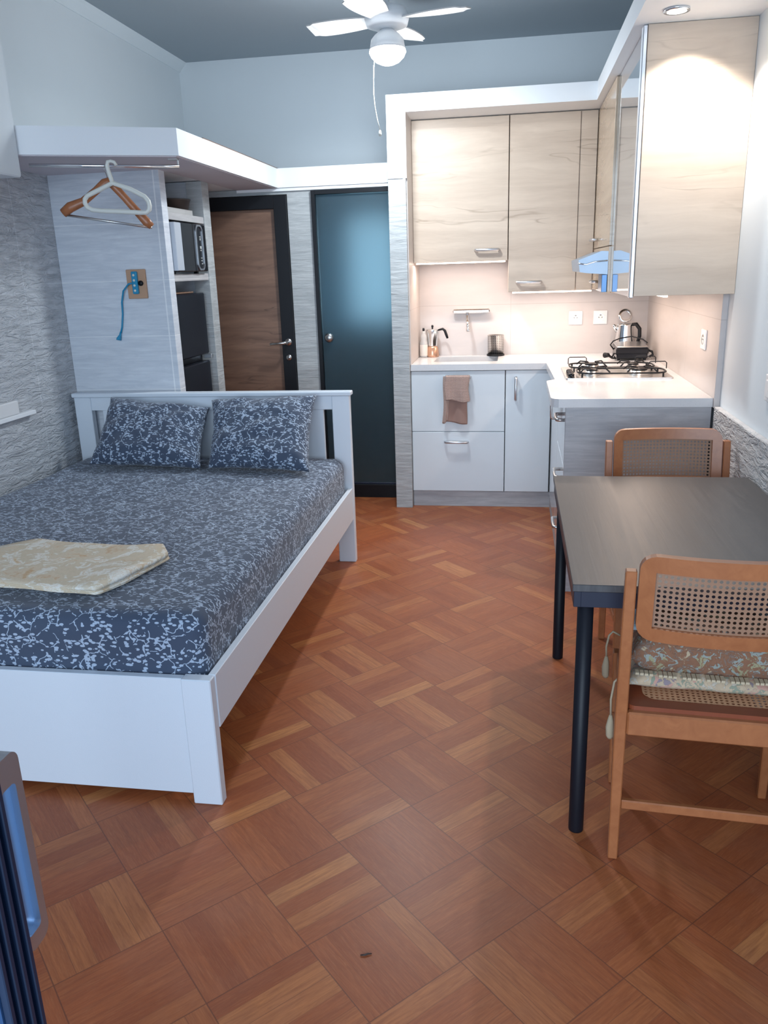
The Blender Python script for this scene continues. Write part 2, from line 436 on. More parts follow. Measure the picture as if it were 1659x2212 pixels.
def add_box(bm, x0, x1, y0, y1, z0, z1, bev=0.0, seg=1):
    r = bmesh.ops.create_cube(bm, size=1)
    vs = r['verts']
    for v in vs:
        v.co = Vector(((x0+x1)/2+v.co.x*(x1-x0), (y0+y1)/2+v.co.y*(y1-y0), (z0+z1)/2+v.co.z*(z1-z0)))
    if bev > 0:
        es = list({e for v in vs for e in v.link_edges})
        bmesh.ops.bevel(bm, geom=es, offset=min(bev, .45*min(abs(x1-x0), abs(y1-y0), abs(z1-z0))), segments=seg, affect='EDGES', profile=.5)
    return vs
def box(name, x0, x1, y0, y1, z0, z1, m, parent=None, bev=.002, label=None):
    bm = bmesh.new(); add_box(bm, x0, x1, y0, y1, z0, z1, bev); return obj(name, bm, m, parent, label=label)

def add_tube(bm, pts, r, n=10, closed=False, flat=1.0, up=None):
    pts = [Vector(p) for p in pts]; N = len(pts); rings = []
    rs = r if isinstance(r, (list, tuple)) else [r]*N
    prev = None
    for i, p in enumerate(pts):
        a = pts[(i-1) % N] if (closed or i > 0) else p
        b = pts[(i+1) % N] if (closed or i < N-1) else p
        t = (b-a).normalized()
        if prev is None:
            ref = Vector(up) if up else (Vector((0, 0, 1)) if abs(t.z) < .9 else Vector((1, 0, 0)))
            x = t.cross(ref).normalized()
        else:
            x = (prev - t*prev.dot(t)).normalized()
        prev = x; y = t.cross(x)
        rings.append([bm.verts.new(p+(x*math.cos(2*PI*k/n)+y*flat*math.sin(2*PI*k/n))*rs[i]) for k in range(n)])
    for i in range(N if closed else N-1):
        A, B = rings[i], rings[(i+1) % N]
        for k in range(n): bm.faces.new((A[k], A[(k+1) % n], B[(k+1) % n], B[k]))
    if not closed:
        bm.faces.new(rings[0][::-1]); bm.faces.new(rings[-1])
def tube(name, pts, r, m, parent=None, n=10, closed=False, flat=1.0, label=None):
    bm = bmesh.new(); add_tube(bm, pts, r, n, closed, flat); return obj(name, bm, m, parent, True, label=label)

def add_lathe(bm, prof, c, n=32):
    """prof: (radius, z) pairs; c: axis base"""
    c = Vector(c); rings = []
    for r, z in prof:
        if r < 1e-5: rings.append([bm.verts.new(c+Vector((0, 0, z)))])
        else: rings.append([bm.verts.new(c+Vector((r*math.cos(2*PI*k/n), r*math.sin(2*PI*k/n), z))) for k in range(n)])
    for A, B in zip(rings, rings[1:]):
        for k in range(n):
            k2 = (k+1) % n
            if len(A) == 1 and len(B) == 1: continue
            if len(A) == 1: bm.faces.new((A[0], B[k], B[k2]))
            elif len(B) == 1: bm.faces.new((A[k], A[k2], B[0]))
            else: bm.faces.new((A[k], A[k2], B[k2], B[k]))
def lathe(name, prof, c, m, parent=None, n=32, label=None):
    bm = bmesh.new(); add_lathe(bm, prof, c, n); return obj(name, bm, m, parent, True, label=label)

def add_prism(bm, outer, holes, d0, d1, axis='z', sm=False):
    """polygon with holes, extruded along an axis from d0 to d1"""
    def P(a, b, d):
        return {'z': Vector((a, b, d)), 'y': Vector((a, d, b)), 'x': Vector((d, a, b))}[axis]
    lays = []
    for d in (d0, d1):
        loops = []; edges = []
        for lp in [outer]+holes:
            vs = [bm.verts.new(P(a, b, d)) for a, b in lp]
            loops.append(vs); edges += [bm.edges.new((vs[i], vs[(i+1) % len(vs)])) for i in range(len(vs))]
        bmesh.ops.triangle_fill(bm, edges=edges, use_beauty=True, use_dissolve=False)
        lays.append(loops)
    for A, B in zip(*lays):
        for i in range(len(A)):
            j = (i+1) % len(A); bm.faces.new((A[i], A[j], B[j], B[i]))
def prism(name, outer, holes, d0, d1, m, parent=None, axis='z', label=None):
    bm = bmesh.new(); add_prism(bm, outer, holes, d0, d1, axis); return obj(name, bm, m, parent, label=label)
def rrect(x0, x1, y0, y1, r, n=6):
    out = []
    for cx_, cy_, a0 in ((x1-r, y1-r, 0), (x0+r, y1-r, 90), (x0+r, y0+r, 180), (x1-r, y0+r, 270)):
        for k in range(n+1):
            a = math.radians(a0+90*k/n); out.append((cx_+r*math.cos(a), cy_+r*math.sin(a)))
    return out

def copy_tree(o, parent=None):
    c = o.copy(); COL.objects.link(c)
    if parent is not None:
        c.parent = parent; c.matrix_parent_inverse = o.matrix_parent_inverse.copy()
    for ch in list(o.children): copy_tree(ch, c)
    return c

# ================================================================== SETTING
struct(box('floor', -2.45, 1.0, .35, 6.1, -.06, 0, 'floor', bev=0))
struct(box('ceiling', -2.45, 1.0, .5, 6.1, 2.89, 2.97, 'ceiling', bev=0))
struct(box('wall_back', -2.45, 1.0, 5.95, 6.05, 0, 2.89, 'white_wall', bev=0))
struct(box('wall_left', -2.45, -2.33, .5, 5.95, 0, 2.89, 'white_wall', bev=0))
struct(box('wall_right', .865, .98, .5, 5.95, 0, 2.89, 'white_wall', bev=0))
# balcony-side wall with the wide opening behind the camera
fw = bmesh.new()
add_box(fw, -2.45, -2.1, .44, .50, 0, 2.89); add_box(fw, .80, .98, .44, .50, 0, 2.89); add_box(fw, -2.1, .80, .44, .50, 2.35, 2.89)
struct(obj('wall_front', fw, 'white_wall'))
# stone cladding low on the left wall, plaster bulkhead above it
struct(box('wall_left_cladding', -2.33, -2.318, .5, 4.02, 0, 1.98, 'stone_left', bev=0))
struct(box('wall_left_upper', -2.33, -2.04, .5, 3.345, 1.892, 2.89, 'white_wall', bev=.006))
struct(box('wall_right_lower', .838, .865, .5, 3.57, 0, .880, 'stone_right', bev=.003))
# cove between left wall and ceiling
struct(prism('trim_1', [(-2.33, 2.832), (-2.322, 2.832), (-2.318, 2.84), (-2.285, 2.875), (-2.275, 2.89), (-2.33, 2.89)], [], .5, 5.95, 'white_wall', axis='y'))
# wall that carries both doors
dw = bmesh.new()
add_box(dw, -2.33, -2.06, 5.20, 5.27, 0, 1.98); add_box(dw, -1.412, -1.258, 5.20, 5.27, 0, 1.98)
add_box(dw, -2.06, -1.412, 5.20, 5.27, 1.945, 1.98); add_box(dw, -1.258, -.739, 5.20, 5.27, 1.958, 1.98)
struct(obj('wall_doors', dw, 'stone_pillar'))
# wall behind the bed head with socket
struct(box('wall_bedhead', -2.318, -1.73, 4.02, 4.09, 0, 1.98, 'stone_smooth', bev=.001))
# pillar beside the kitchen, stone below and white plaster above
struct(box('wall_pillar', -.739, -.6355, 4.958, 5.95, 0, 1.978, 'stone_pillar', bev=.001))
struct(box('wall_pillar_upper', -.739, -.652, 4.952, 5.95, 1.978, 2.3246, 'white_trim', bev=.001))
# L shaped white box above the kitchen units
struct(prism('trim_2', [(-.739, 4.952), (.42, 4.952), (.42, 2.3), (.865, 2.3), (.865, 5.95), (-.739, 5.95)], [], 2.3246, 2.417, 'white_trim'))
# L shaped storage ledge over bed head and doors
lf = bmesh.new()
add_prism(lf, [(-2.33, 3.225), (-1.46, 3.63), (-1.46, 5.18), (-.739, 5.18), (-.739, 5.95), (-2.33, 5.95)], [], 1.982, 2.093)
struct(obj('trim_3', lf, 'white_trim'))
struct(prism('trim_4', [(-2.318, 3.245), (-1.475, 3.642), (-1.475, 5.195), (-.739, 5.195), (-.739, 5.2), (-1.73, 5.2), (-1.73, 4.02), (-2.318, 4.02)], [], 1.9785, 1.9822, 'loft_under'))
struct(box('trim_5', -1.73, -.745, 5.185, 5.20, 1.962, 1.9785, 'white_trim', bev=.001))
# kitchen splash tiles
struct(box('wall_kitchen_back', -.6355, .865, 5.52, 5.56, 0, 2.3246, 'splash', bev=0))
struct(box('wall_kitchen_right', .841, .865, 3.595, 5.52, .87, 1.40, 'splash', bev=.001))
kl = bmesh.new(); add_box(kl, -.6355, -.630, 4.985, 5.52, .911, 1.98); add_box(kl, -.652, -.630, 4.962, 5.52, 1.98, 2.3246)
struct(obj('wall_kitchen_left', kl, 'splash'))

# bathroom behind the glass door
bt = bmesh.new()
add_box(bt, -1.38, -.745, 5.90, 5.94, 0, 1.975); add_box(bt, -1.42, -1.38, 5.27, 5.94, 0, 1.975)
struct(obj('wall_bathroom', bt, 'bath_wall'))
struct(box('wall_bathroom_lower', -1.38, -.745, 5.87, 5.90, 0, 1.06, 'teal_tile', bev=0))

# ---- door_1 : brown wooden door
d1 = sthing('door_1', (-1.73, 5.2, 0))
fb = bmesh.new()
add_box(fb, -2.055, -1.985, 5.175, 5.265, 0, 1.94, .002); add_box(fb, -1.497, -1.415, 5.175, 5.265, 0, 1.94, .002); add_box(fb, -1.985, -1.497, 5.175, 5.265, 1.862, 1.94, .002)
obj('door_frame', fb, 'black', d1)
box('door_panel', -1.985, -1.497, 5.20, 5.24, .005, 1.862, 'door_wood', d1)
hb = bmesh.new()
add_lathe(hb, [(0, 0), (.022, 0), (.022, .008), (0, .008)], (0, 0, 0), 20)
bmesh.ops.rotate(hb, verts=hb.verts, matrix=Matrix.Rotation(PI/2, 3, 'X')); bmesh.ops.translate(hb, verts=hb.verts, vec=(-1.452, 5.175, 1.047))
add_tube(hb, [(-1.452, 5.17, 1.047), (-1.452, 5.12, 1.047), (-1.465, 5.113, 1.046), (-1.56, 5.113, 1.040)], [.009, .009, .010, .008], 10)
obj('door_handle', hb, 'steel', d1, True)
kb = bmesh.new(); add_lathe(kb, [(0, 0), (.018, 0), (.018, .006), (0, .006)], (0, 0, 0), 20)
bmesh.ops.rotate(kb, verts=kb.verts, matrix=Matrix.Rotation(PI/2, 3, 'X')); bmesh.ops.translate(kb, verts=kb.verts, vec=(-1.455, 5.175, .948))
obj('keyhole_cover', kb, 'steel', d1, True)

# ---- door_2 : frosted glass door
d2 = sthing('door_2', (-1.0, 5.2, 0))
fb = bmesh.new()
add_box(fb, -1.256, -1.232, 5.18, 5.26, 0, 1.958, .001); add_box(fb, -1.232, -.745, 5.18, 5.26, 1.934, 1.958, .001)
obj('door_frame', fb, 'black', d2)
box('glass_panel', -1.230, -.745, 5.205, 5.215, .10, 1.932, 'frosted', d2)
box('threshold', -1.232, -.745, 5.19, 5.26, 0, .09, 'black', d2)
box('bottom_rail', -1.230, -.745, 5.20, 5.22, .09, .103, 'seal', d2)
kb = bmesh.new(); add_lathe(kb, [(0, 0), (.012, 0), (.012, .012), (.028, .02), (.030, .035), (.018, .046), (0, .048)], (0, 0, 0), 28)
bmesh.ops.rotate(kb, verts=kb.verts, matrix=Matrix.Rotation(PI/2, 3, 'X')); bmesh.ops.translate(kb, verts=kb.verts, vec=(-1.181, 5.205, 1.069))
obj('door_knob', kb, 'steel', d2, True)

# ---- door_3 : sliding balcony leaf whose edge shows at the lower left
d3 = sthing('door_3', (-1.2, .53, 0))
lb = bmesh.new()
add_box(lb, -.535, -.452, .505, .563, .02, 2.32, .002); add_box(lb, -2.1, -2.02, .505, .555, .02, 2.32, .002)
add_box(lb, -2.02, -.535, .505, .555, .02, .12, .002); add_box(lb, -2.02, -.535, .505, .555, 2.24, 2.32, .002)
obj('door_frame', lb, 'leaf_frame', d3)
box('glass_pane', -2.02, -.535, .527, .533, .12, 2.24, 'glass', d3, 0)
for yy in (.512, .524, .537, .550):
    box('rubber_seal', -.452, -.444, yy-.003, yy+.003, .03, 2.30, 'seal', d3, .001)
hd = bmesh.new()
add_prism(hd, rrect(.550, .584, .862, 1.070, .012), [rrect(.553, .574, .880, 1.040, .005)], -.462, -.446, 'x')
hh = obj('pull_handle', hd, 'satin', d3)
prism('handle_recess', rrect(.553, .574, .880, 1.040, .005), [], -.462, -.453, 'handle_blue', hh, 'x')

# ================================================================== SHELVING ALCOVE
t = thing('alcove_shelving', 'built-in stone-edged shelf column between bed-head wall and wooden door', 'shelving', (-1.9, 4.35, 0))
box('end_post', -1.82, -1.73, 4.585, 4.69, 0, 1.9785, 'stone_pillar', t, .001)
box('back_panel', -2.318, -2.30, 4.09, 4.69, 0, 1.9785, 'stone_smooth', t, .001)
box('end_panel', -2.30, -1.82, 4.60, 4.69, 0, 1.9785, 'stone_smooth', t, .001)
box('shelf', -2.30, -1.735, 4.091, 4.585, 1.755, 1.79, 'alcove_tile', t, .001)
box('shelf', -2.30, -1.735, 4.091, 4.585, 1.452, 1.489, 'alcove_tile', t, .001)

# fridge
f = thing('fridge', 'black two-door fridge standing in the bottom of the shelf alcove', 'fridge', (-2.0, 4.33, 0))
box('fridge_body', -2.28, -1.80, 4.10, 4.545, 0.02, 1.384, 'fridge', f, .004)
u = box('fridge_door', -1.798, -1.755, 4.10, 4.545, 1.045, 1.384, 'fridge', f, .006)
l_ = box('fridge_door', -1.798, -1.755, 4.10, 4.545, 0.03, 1.005, 'fridge', f, .006)
box('hinge', -1.79, -1.745, 4.545, 4.565, 1.015, 1.04, 'satin', f, .002)
tag(box('serving_board', -2.05, -1.80, 4.22, 4.50, 1.385, 1.394, 'copper', None, .002), 'thin copper-coloured board lying on top of the black fridge', 'tray')

# microwave
mw = thing('microwave', 'black microwave with silver trim on the middle alcove shelf', 'microwave', (-1.95, 4.28, 1.49))
box('oven_body', -2.16, -1.735, 4.11, 4.52, 1.50, 1.745, 'black', mw, .004)
box('oven_door', -1.735, -1.710, 4.11, 4.345, 1.50, 1.745, 'black_gloss', mw, .004)
box('door_trim', -1.735, -1.706, 4.095, 4.180, 1.505, 1.742, plain('silver_plastic', (.50, .54, .60), .3), mw, .003, 'silver vertical edge trim')
cpn = box('control_panel', -1.735, -1.710, 4.348, 4.525, 1.50, 1.745, 'black_gloss', mw, .004)
pr_ = bmesh.new(); add_prism(pr_, rrect(4.375, 4.475, 1.505, 1.742, .036, 8), [rrect(4.384, 4.466, 1.514, 1.733, .03, 8)], -1.711, -1.704, 'x')
obj('panel_ring', pr_, 'satin', cpn, label='silver oval outline round the buttons')
for k, (yy, zz, wd, hh_) in enumerate([(4.437, 1.68, .012, .004), (4.437, 1.668, .006, .012), (4.437, 1.625, .014, .014), (4.437, 1.61, .010, .006), (4.437, 1.57, .012, .004), (4.437, 1.556, .012, .004), (4.440, 1.540, .012, .004)]):
    box('button_mark', -1.710, -1.707, yy-wd/2, yy+wd/2, zz-hh_/2, zz+hh_/2, 'white_plastic', cpn, 0)
for yy in (4.14, 4.46):
    box('foot', -1.77, -1.75, yy, yy+.02, 1.489, 1.50, 'black', mw, 0)
# tray + bowl
tr = bmesh.new(); add_prism(tr, rrect(-2.1, -1.752, 4.10, 4.50, .03), [], 1.79, 1.80); add_prism(tr, rrect(-2.1, -1.752, 4.10, 4.50, .03), [rrect(-2.092, -1.76, 4.108, 4.492, .025)], 1.80, 1.818)
tag(obj('glass_tray', tr, MT['bottle']), 'clear tray under the dark bowl on the top alcove shelf', 'tray')
tag(lathe('bowl', [(0, 0), (.09, 0), (.115, .02), (.127, .065), (.133, .072), (.120, .068), (.10, .025), (0, .012)], (-1.868, 4.40, 1.800), 'bowl'), 'dark brown round bowl on the clear tray in the top alcove shelf', 'bowl')

# board lying on the storage ledge
bd = box('wooden_board', -1.66, -1.478, 4.0, 5.32, 2.094, 2.106, 'door_wood', None, .002)
tag(bd, 'long dark board lying along the edge of the white storage ledge', 'board')

# clothes rail
cr = thing('clothes_rail', 'thin chrome clothes rail hung under the white storage ledge', 'rail', (-1.9, 3.70, 1.955))
tube('rail_bar', [(-2.039, 3.408, 1.946), (-1.49, 3.696, 1.946)], .0085, 'chrome', cr)
bk = bmesh.new(); add_box(bk, -1.53, -1.49, 3.675, 3.705, 1.972, 1.9785); add_box(bk, -1.495, -1.490, 3.691, 3.697, 1.944, 1.9785)
obj('bracket', bk, 'steel', cr)

# hangers
def hp(pts):
    return [(a*.949, b*.949, 1.478+(c-1.478)*.949) for a, b, c in pts]
h1 = thing('coat_hanger', 'cream plastic clothes hanger on the chrome rail, nearer of the two', 'hanger', (-1.82, 3.70, 1.76))
tube('hanger_frame', hp([(-1.816, 3.70, 1.893), (-1.866, 3.695, 1.872), (-1.915, 3.69, 1.853), (-1.940, 3.688, 1.843), (-1.954, 3.687, 1.828), (-1.956, 3.687, 1.812), (-1.947, 3.688, 1.793), (-1.925, 3.69, 1.782), (-1.88, 3.694, 1.776), (-1.795, 3.70, 1.770), (-1.70, 3.71, 1.762), (-1.672, 3.712, 1.762), (-1.659, 3.713, 1.774), (-1.656, 3.713, 1.79), (-1.659, 3.712, 1.81), (-1.674, 3.711, 1.83), (-1.737, 3.706, 1.864)]), .010, 'white_plastic', h1, 10, True)
tube('hanger_hook', hp([(-1.816, 3.70, 1.893), (-1.822, 3.70, 1.915), (-1.829, 3.70, 1.945), (-1.832, 3.698, 1.965), (-1.826, 3.698, 1.982), (-1.812, 3.70, 1.9845), (-1.797, 3.702, 1.980), (-1.790, 3.703, 1.966)]), [.0095, .0095, .009, .009, .008, .007, .007, .007], 'white_plastic', h1)
h2 = thing('coat_hanger', 'brown wooden suit hanger with grey trouser bar, behind the cream hanger', 'hanger', (-1.88, 3.74, 1.70))
wb_ = bmesh.new()
add_tube(wb_, hp([(-2.066, 3.68, 1.772), (-2.03, 3.685, 1.797), (-1.97, 3.70, 1.820), (-1.91, 3.72, 1.866), (-1.872, 3.735, 1.900), (-1.858, 3.738, 1.903), (-1.838, 3.745, 1.890), (-1.795, 3.76, 1.835), (-1.75, 3.775, 1.775), (-1.71, 3.785, 1.725), (-1.690, 3.79, 1.705)]), [.013, .015, .012, .011, .012, .013, .012, .011, .012, .014, .010], 10, False, 1.5)
obj('hanger_arms', wb_, 'chair', h2, True)
tube('trouser_bar', hp([(-2.06, 3.68, 1.765), (-1.69, 3.79, 1.700)]), .0055, 'steel', h2, label='grey metal trouser bar')
tube('hanger_hook', hp([(-1.858, 3.738, 1.905), (-1.856, 3.735, 1.925), (-1.848, 3.71, 1.938), (-1.845, 3.690, 1.948), (-1.845, 3.690, 1.958), (-1.846, 3.70, 1.964), (-1.847, 3.712, 1.968)]), .002, 'steel', h2, 6)

# socket board with blue power strip
sb = thing('socket_board', 'small wooden wall board carrying a blue power strip above the bed', 'power strip', (-1.90, 4.02, 1.375))
box('backing_board', -1.952, -1.850, 4.003, 4.0195, 1.375, 1.518, plain('light_birch', (.50, .30, .19), .6), sb, .003)
st = box('power_strip', -1.918, -1.888, 3.985, 4.003, 1.398, 1.508, 'blue_plastic', sb, .004)
for zz in (1.49, 1.465, 1.44, 1.415):
    bm = bmesh.new(); add_lathe(bm, [(0, 0), (.006, 0), (.006, .002), (0, .002)], (0, 0, 0), 14)
    bmesh.ops.rotate(bm, verts=bm.verts, matrix=Matrix.Rotation(PI/2, 3, 'X')); bmesh.ops.translate(bm, verts=bm.verts, vec=(-1.903, 3.985, zz))
    obj('outlet', bm, 'white_plastic', st, True)
bm = bmesh.new(); add_lathe(bm, [(0, 0), (.013, 0), (.013, .008), (0, .008)], (0, 0, 0), 20)
bmesh.ops.rotate(bm, verts=bm.verts, matrix=Matrix.Rotation(PI/2, 3, 'X')); bmesh.ops.translate(bm, verts=bm.verts, vec=(-1.875, 4.003, 1.45))
obj('round_switch', bm, 'black', sb, True)
cb = tube('cord', [(-1.912, 3.984, 1.452), (-1.935, 3.985, 1.448), (-1.972, 3.995, 1.415), (-1.992, 4.005, 1.36), (-1.998, 4.01, 1.30), (-2.010, 4.01, 1.235), (-2.020, 4.01, 1.205)], .0045, 'blue_plastic', sb, 8, label='blue cord hanging down')
pb = bmesh.new(); add_tube(pb, [(-2.020, 4.01, 1.212), (-2.024, 4.008, 1.195), (-2.032, 4.005, 1.178), (-2.034, 4.004, 1.170)], [.006, .009, .018, .019], 10, False, .6)
obj('plug', pb, 'blue_plastic', sb, True)

# ledge on the left wall with white socket box
lg = box('wall_ledge', -2.318, -2.285, 2.6, 3.57, .862, .882, 'white_trim', None, .002)
tag(lg, 'narrow white ledge fixed to the rough stone wall beside the bed', 'shelf')
so = thing('cable_box', 'small white box standing on the narrow wall ledge beside the bed', 'box', (-2.30, 3.3, .883))
box('box_body', -2.318, -2.292, 3.10, 3.45, .883, .945, 'socket', so, .004)
box('box_cap', -2.292, -2.289, 3.22, 3.27, .918, .928, 'dark_hole', so, .001)

# ================================================================== BED
bed = thing('bed', 'white wooden double bed frame with panel headboard against the left wall', 'bed', (-1.55, 2.9, 0))
XL, XRr = -2.293, -.812
for a, b in ((XL, XL+.092), (XRr-.090, XRr)):
    box('headboard_post', a, b, 3.935, 3.975, 0, .882, 'bed_white', bed, .003)
box('headboard_cap', XL-.008, XRr+.010, 3.925, 3.985, .882, .904, 'bed_white', bed, .004)
box('headboard_rail', XL+.092, XRr-.090, 3.940, 3.970, .812, .882, 'bed_white', bed, .002)
box('headboard_board', -2.143, -.950, 3.943, 3.967, .26, .813, 'bed_white', bed, .002)
box('headboard_rail', XL+.092, XRr-.090, 3.940, 3.970, .20, .262, 'bed_white', bed, .002)
for x in (XL, XRr-.025):
    box('side_rail', x, x+.022, 1.93, 3.935, .238, .405, 'bed_white', bed, .002)
box('foot_panel', XL, -.905, 1.904, 1.928, .028, .402, 'bed_white', bed, .002)
box('foot_post', -.905, -.818, 1.895, 1.932, 0, .404, 'bed_white', bed, .003)
box('foot_post', XL-.002, XL+.08, 1.900, 1.936, 0, .404, 'bed_white', bed, .003)

def soft_box(x0, x1, y0, y1, z0, z1, r, nx, ny, nz, amp, seed=0):
    bm = bmesh.new()
    vd = {}
    def V(i, j, k):
        key = (i, j, k)
        if key not in vd:
            p = Vector((x0+(x1-x0)*i/nx, y0+(y1-y0)*j/ny, z0+(z1-z0)*k/nz))
            c = Vector((min(max(p.x, x0+r), x1-r), min(max(p.y, y0+r), y1-r), min(max(p.z, z0+r*.6), z1-r)))
            d = p-c
            if d.length > 1e-9:
                m = max(abs(d.x), abs(d.y), abs(d.z))
                p = c + d.normalized()*m
            n = noise.noise(Vector((p.x*2.1+seed, p.y*2.6, p.z*3)))*amp + noise.noise(Vector((p.x*7+seed, p.y*5, p.z*9)))*amp*.45
            if p.z > z0+.02: p = p + Vector((0, 0, n))
            f_ = (z1-p.z)/(z1-z0)
            if abs(p.x-x1) < .03: p.x += noise.noise(Vector((seed, p.y*6, p.z*4)))*amp*1.4*f_
            vd[key] = bm.verts.new(p)
        return vd[key]
    for i in range(nx):
        for j in range(ny):
            bm.faces.new((V(i, j, 0), V(i, j+1, 0), V(i+1, j+1, 0), V(i+1, j, 0)))
            bm.faces.new((V(i, j, nz), V(i+1, j, nz), V(i+1, j+1, nz), V(i, j+1, nz)))
    for i in range(nx):
        for k in range(nz):
            bm.faces.new((V(i, 0, k), V(i+1, 0, k), V(i+1, 0, k+1), V(i, 0, k+1)))
            bm.faces.new((V(i, ny, k), V(i, ny, k+1), V(i+1, ny, k+1), V(i+1, ny, k)))
    for j in range(ny):
        for k in range(nz):
            bm.faces.new((V(0, j, k), V(0, j, k+1), V(0, j+1, k+1), V(0, j+1, k)))
            bm.faces.new((V(nx, j, k), V(nx, j+1, k), V(nx, j+1, k+1), V(nx, j, k+1)))
    return bm
mt = soft_box(-2.262, -.842, 1.936, 3.925, .30, .572, .055, 110, 150, 18, .007, 3)
tag(obj('mattress', mt, 'floral', None, True), 'thick mattress in dark blue floral sheet on the white bed', 'mattress')

def pillow(corners, thick, n=44, seed=0, amp=.006):
    """corners bl, br, tr, tl"""
    bl, br, tr_, tl = [Vector(c) for c in corners]
    nrm = (br-bl).cross(tl-bl).normalized()
    bm = bmesh.new(); gr = {}
    for s_ in (0, 1):
        for i in range(n+1):
            for j in range(n+1):
                u = i/n; v = j/n
                edge = i in (0, n) or j in (0, n)
                if edge and s_ == 1: gr[(1, i, j)] = gr[(0, i, j)]; continue
                a = 2*u-1; b = 2*v-1
                # pull sides in between the corners
                pin = .035
                uu = u - pin*a*(1-b*b); vv = v - pin*b*(1-a*a)
                p = bl*(1-uu)*(1-vv)+br*uu*(1-vv)+tr_*uu*vv+tl*(1-uu)*vv
                h = (max(0, (1-a**4))*max(0, (1-b**4)))**.55*thick/2
                w_ = noise.noise(Vector((u*5+seed, v*5, s_*3)))*amp*2 + noise.noise(Vector((u*13+seed, v*9, s_*3+5)))*amp
                h2 = h + w_*(1 if not edge else .4)
                p = p + nrm*(h2 if s_ == 0 else -h)
                p += Vector((0, 0, noise.noise(Vector((u*6+seed, v*6, 9)))*amp))
                gr[(s_, i, j)] = bm.verts.new(p)
    for s_ in (0, 1):
        for i in range(n):
            for j in range(n):
                q = [gr[(s_, i, j)], gr[(s_, i+1, j)], gr[(s_, i+1, j+1)], gr[(s_, i, j+1)]]
                if len(set(q)) < 3: continue
                try: bm.faces.new(q if s_ == 0 else q[::-1])
                except ValueError: pass
    return bm
pw1 = pillow([(-2.075, 3.605, .598), (-1.478, 3.575, .592), (-1.522, 3.885, .835), (-2.050, 3.875, .893)], .15, seed=1)
tag(obj('pillow', pw1, 'floral', None, True), 'dark floral pillow leaning on the headboard, nearer the stone wall', 'pillow', 'pillows on the bed')
pw2 = pillow([(-1.452, 3.595, .592), (-.930, 3.525, .590), (-.962, 3.875, .897), (-1.512, 3.885, .872)], .15, seed=8)
tag(obj('pillow', pw2, 'floral', None, True), 'dark floral pillow leaning on the headboard, nearer the glass door', 'pillow', 'pillows on the bed')

# folded beige cloth
def folded():
    bm = bmesh.new()
    out = [(-1.86, 2.17), (-1.70, 2.115), (-1.56, 2.085), (-1.35, 2.06), (-1.205, 2.045), (-1.165, 2.14), (-1.135, 2.26), (-1.118, 2.36), (-1.165, 2.432), (-1.30, 2.438), (-1.50, 2.458), (-1.66, 2.492), (-1.72, 2.44), (-1.80, 2.35)]
    cx_ = sum(p[0] for p in out)/len(out); cy_ = sum(p[1] for p in out)/len(out)
    for L in range(4):
        z = .5835+L*.0065; off = (.006*(L % 2), -.004*L)
        rings = []
        N = 96
        pts = []
        for i in range(N):
            s_ = i/N*len(out); a = int(s_); f_ = s_-a
            p = Vector(out[a % len(out)])*(1-f_)+Vector(out[(a+1) % len(out)])*f_
            pts.append(p)
        for top in (0, 1):
            for q in ((1.0, .88, .5, .2) if top else (.2, .5, .88, 1.0)):
                rg = []
                for p in pts:
                    x = cx_+(p.x-cx_)*q+off[0]; y = cy_+(p.y-cy_)*q+off[1]
                    sh = 0 if L < 3 else 1
                    zz = z+noise.noise(Vector((x*7, y*7, 1+L*.2)))*.006 + top*(.0035)*(1.3 if q < .95 else .7) + (.012*sh*top*math.exp(-((p.x+1.15)**2)/.01)*(1 if q > .85 else 0))
                    rg.append(bm.verts.new((x, y, zz)))
                rings.append(rg)
        for A, B in zip(rings, rings[1:]):
            for i in range(N): bm.faces.new((A[i], A[(i+1) % N], B[(i+1) % N], B[i]))
        bm.faces.new(rings[0]); bm.faces.new(rings[-1])
    return bm
tag(obj('folded_cloth', folded(), 'cloth', None, True), 'folded beige marbled bed linen lying near the foot of the bed', 'bed linen')

# ================================================================== KITCHEN
# worktop
r_ = .03
outl = [(-.634, 4.99), (.19, 4.99), (.206, 4.30), (.206, 4.27), (.200, 4.255), (.185, 4.235), (.168, 4.215), (.162, 4.19), (.162, 3.66), (.165, 3.635), (.175, 3.618), (.195, 3.607), (.840, 3.607), (.840, 5.519), (-.634, 5.519)]
wt = bmesh.new(); add_prism(wt, outl, [rrect(-.505, -.105, 5.13, 5.43, .02, 4)], .872, .91)
tag(obj('worktop', wt, 'worktop'), 'white speckled L-shaped kitchen worktop around sink and hob', 'worktop')
# sink
sk = thing('sink', 'undermounted rectangular steel sink below the wall faucet', 'sink', (-.305, 5.28, .72))
sbm = bmesh.new()
add_prism(sbm, rrect(-.525, -.085, 5.11, 5.45, .02, 4), [rrect(-.500, -.110, 5.135, 5.425, .02, 4)], .865, .871)
add_prism(sbm, rrect(-.505, -.105, 5.13, 5.43, .02, 4), [rrect(-.500, -.110, 5.135, 5.425, .02, 4)], .72, .8655)
add_prism(sbm, rrect(-.505, -.105, 5.13, 5.43, .02, 4), [], .712, .72)
obj('basin', sbm, plain('sink_steel', (.20, .185, .18), .45, .3), sk)
lathe('drain', [(0, 0), (.04, 0), (.04, .004), (.03, .004), (.025, .001), (0, .001)], (-.305, 5.28, .7205), 'chrome', sk)

def bar_handle(parent, a, b, out, m='satin', w_=.011):
    """flat bow handle from a to b, standing off by vector out"""
    a = Vector(a); b = Vector(b); o_ = Vector(out); d = (b-a).normalized()
    bm = bmesh.new()
    add_tube(bm, [a, a+o_*.8+d*.002, a+o_+d*.008, (a+b)/2+o_*1.05, b+o_-d*.008, b+o_*.8-d*.002, b], w_*.5, 8, False, 1.0)
    return obj('handle', bm, m, parent, True)

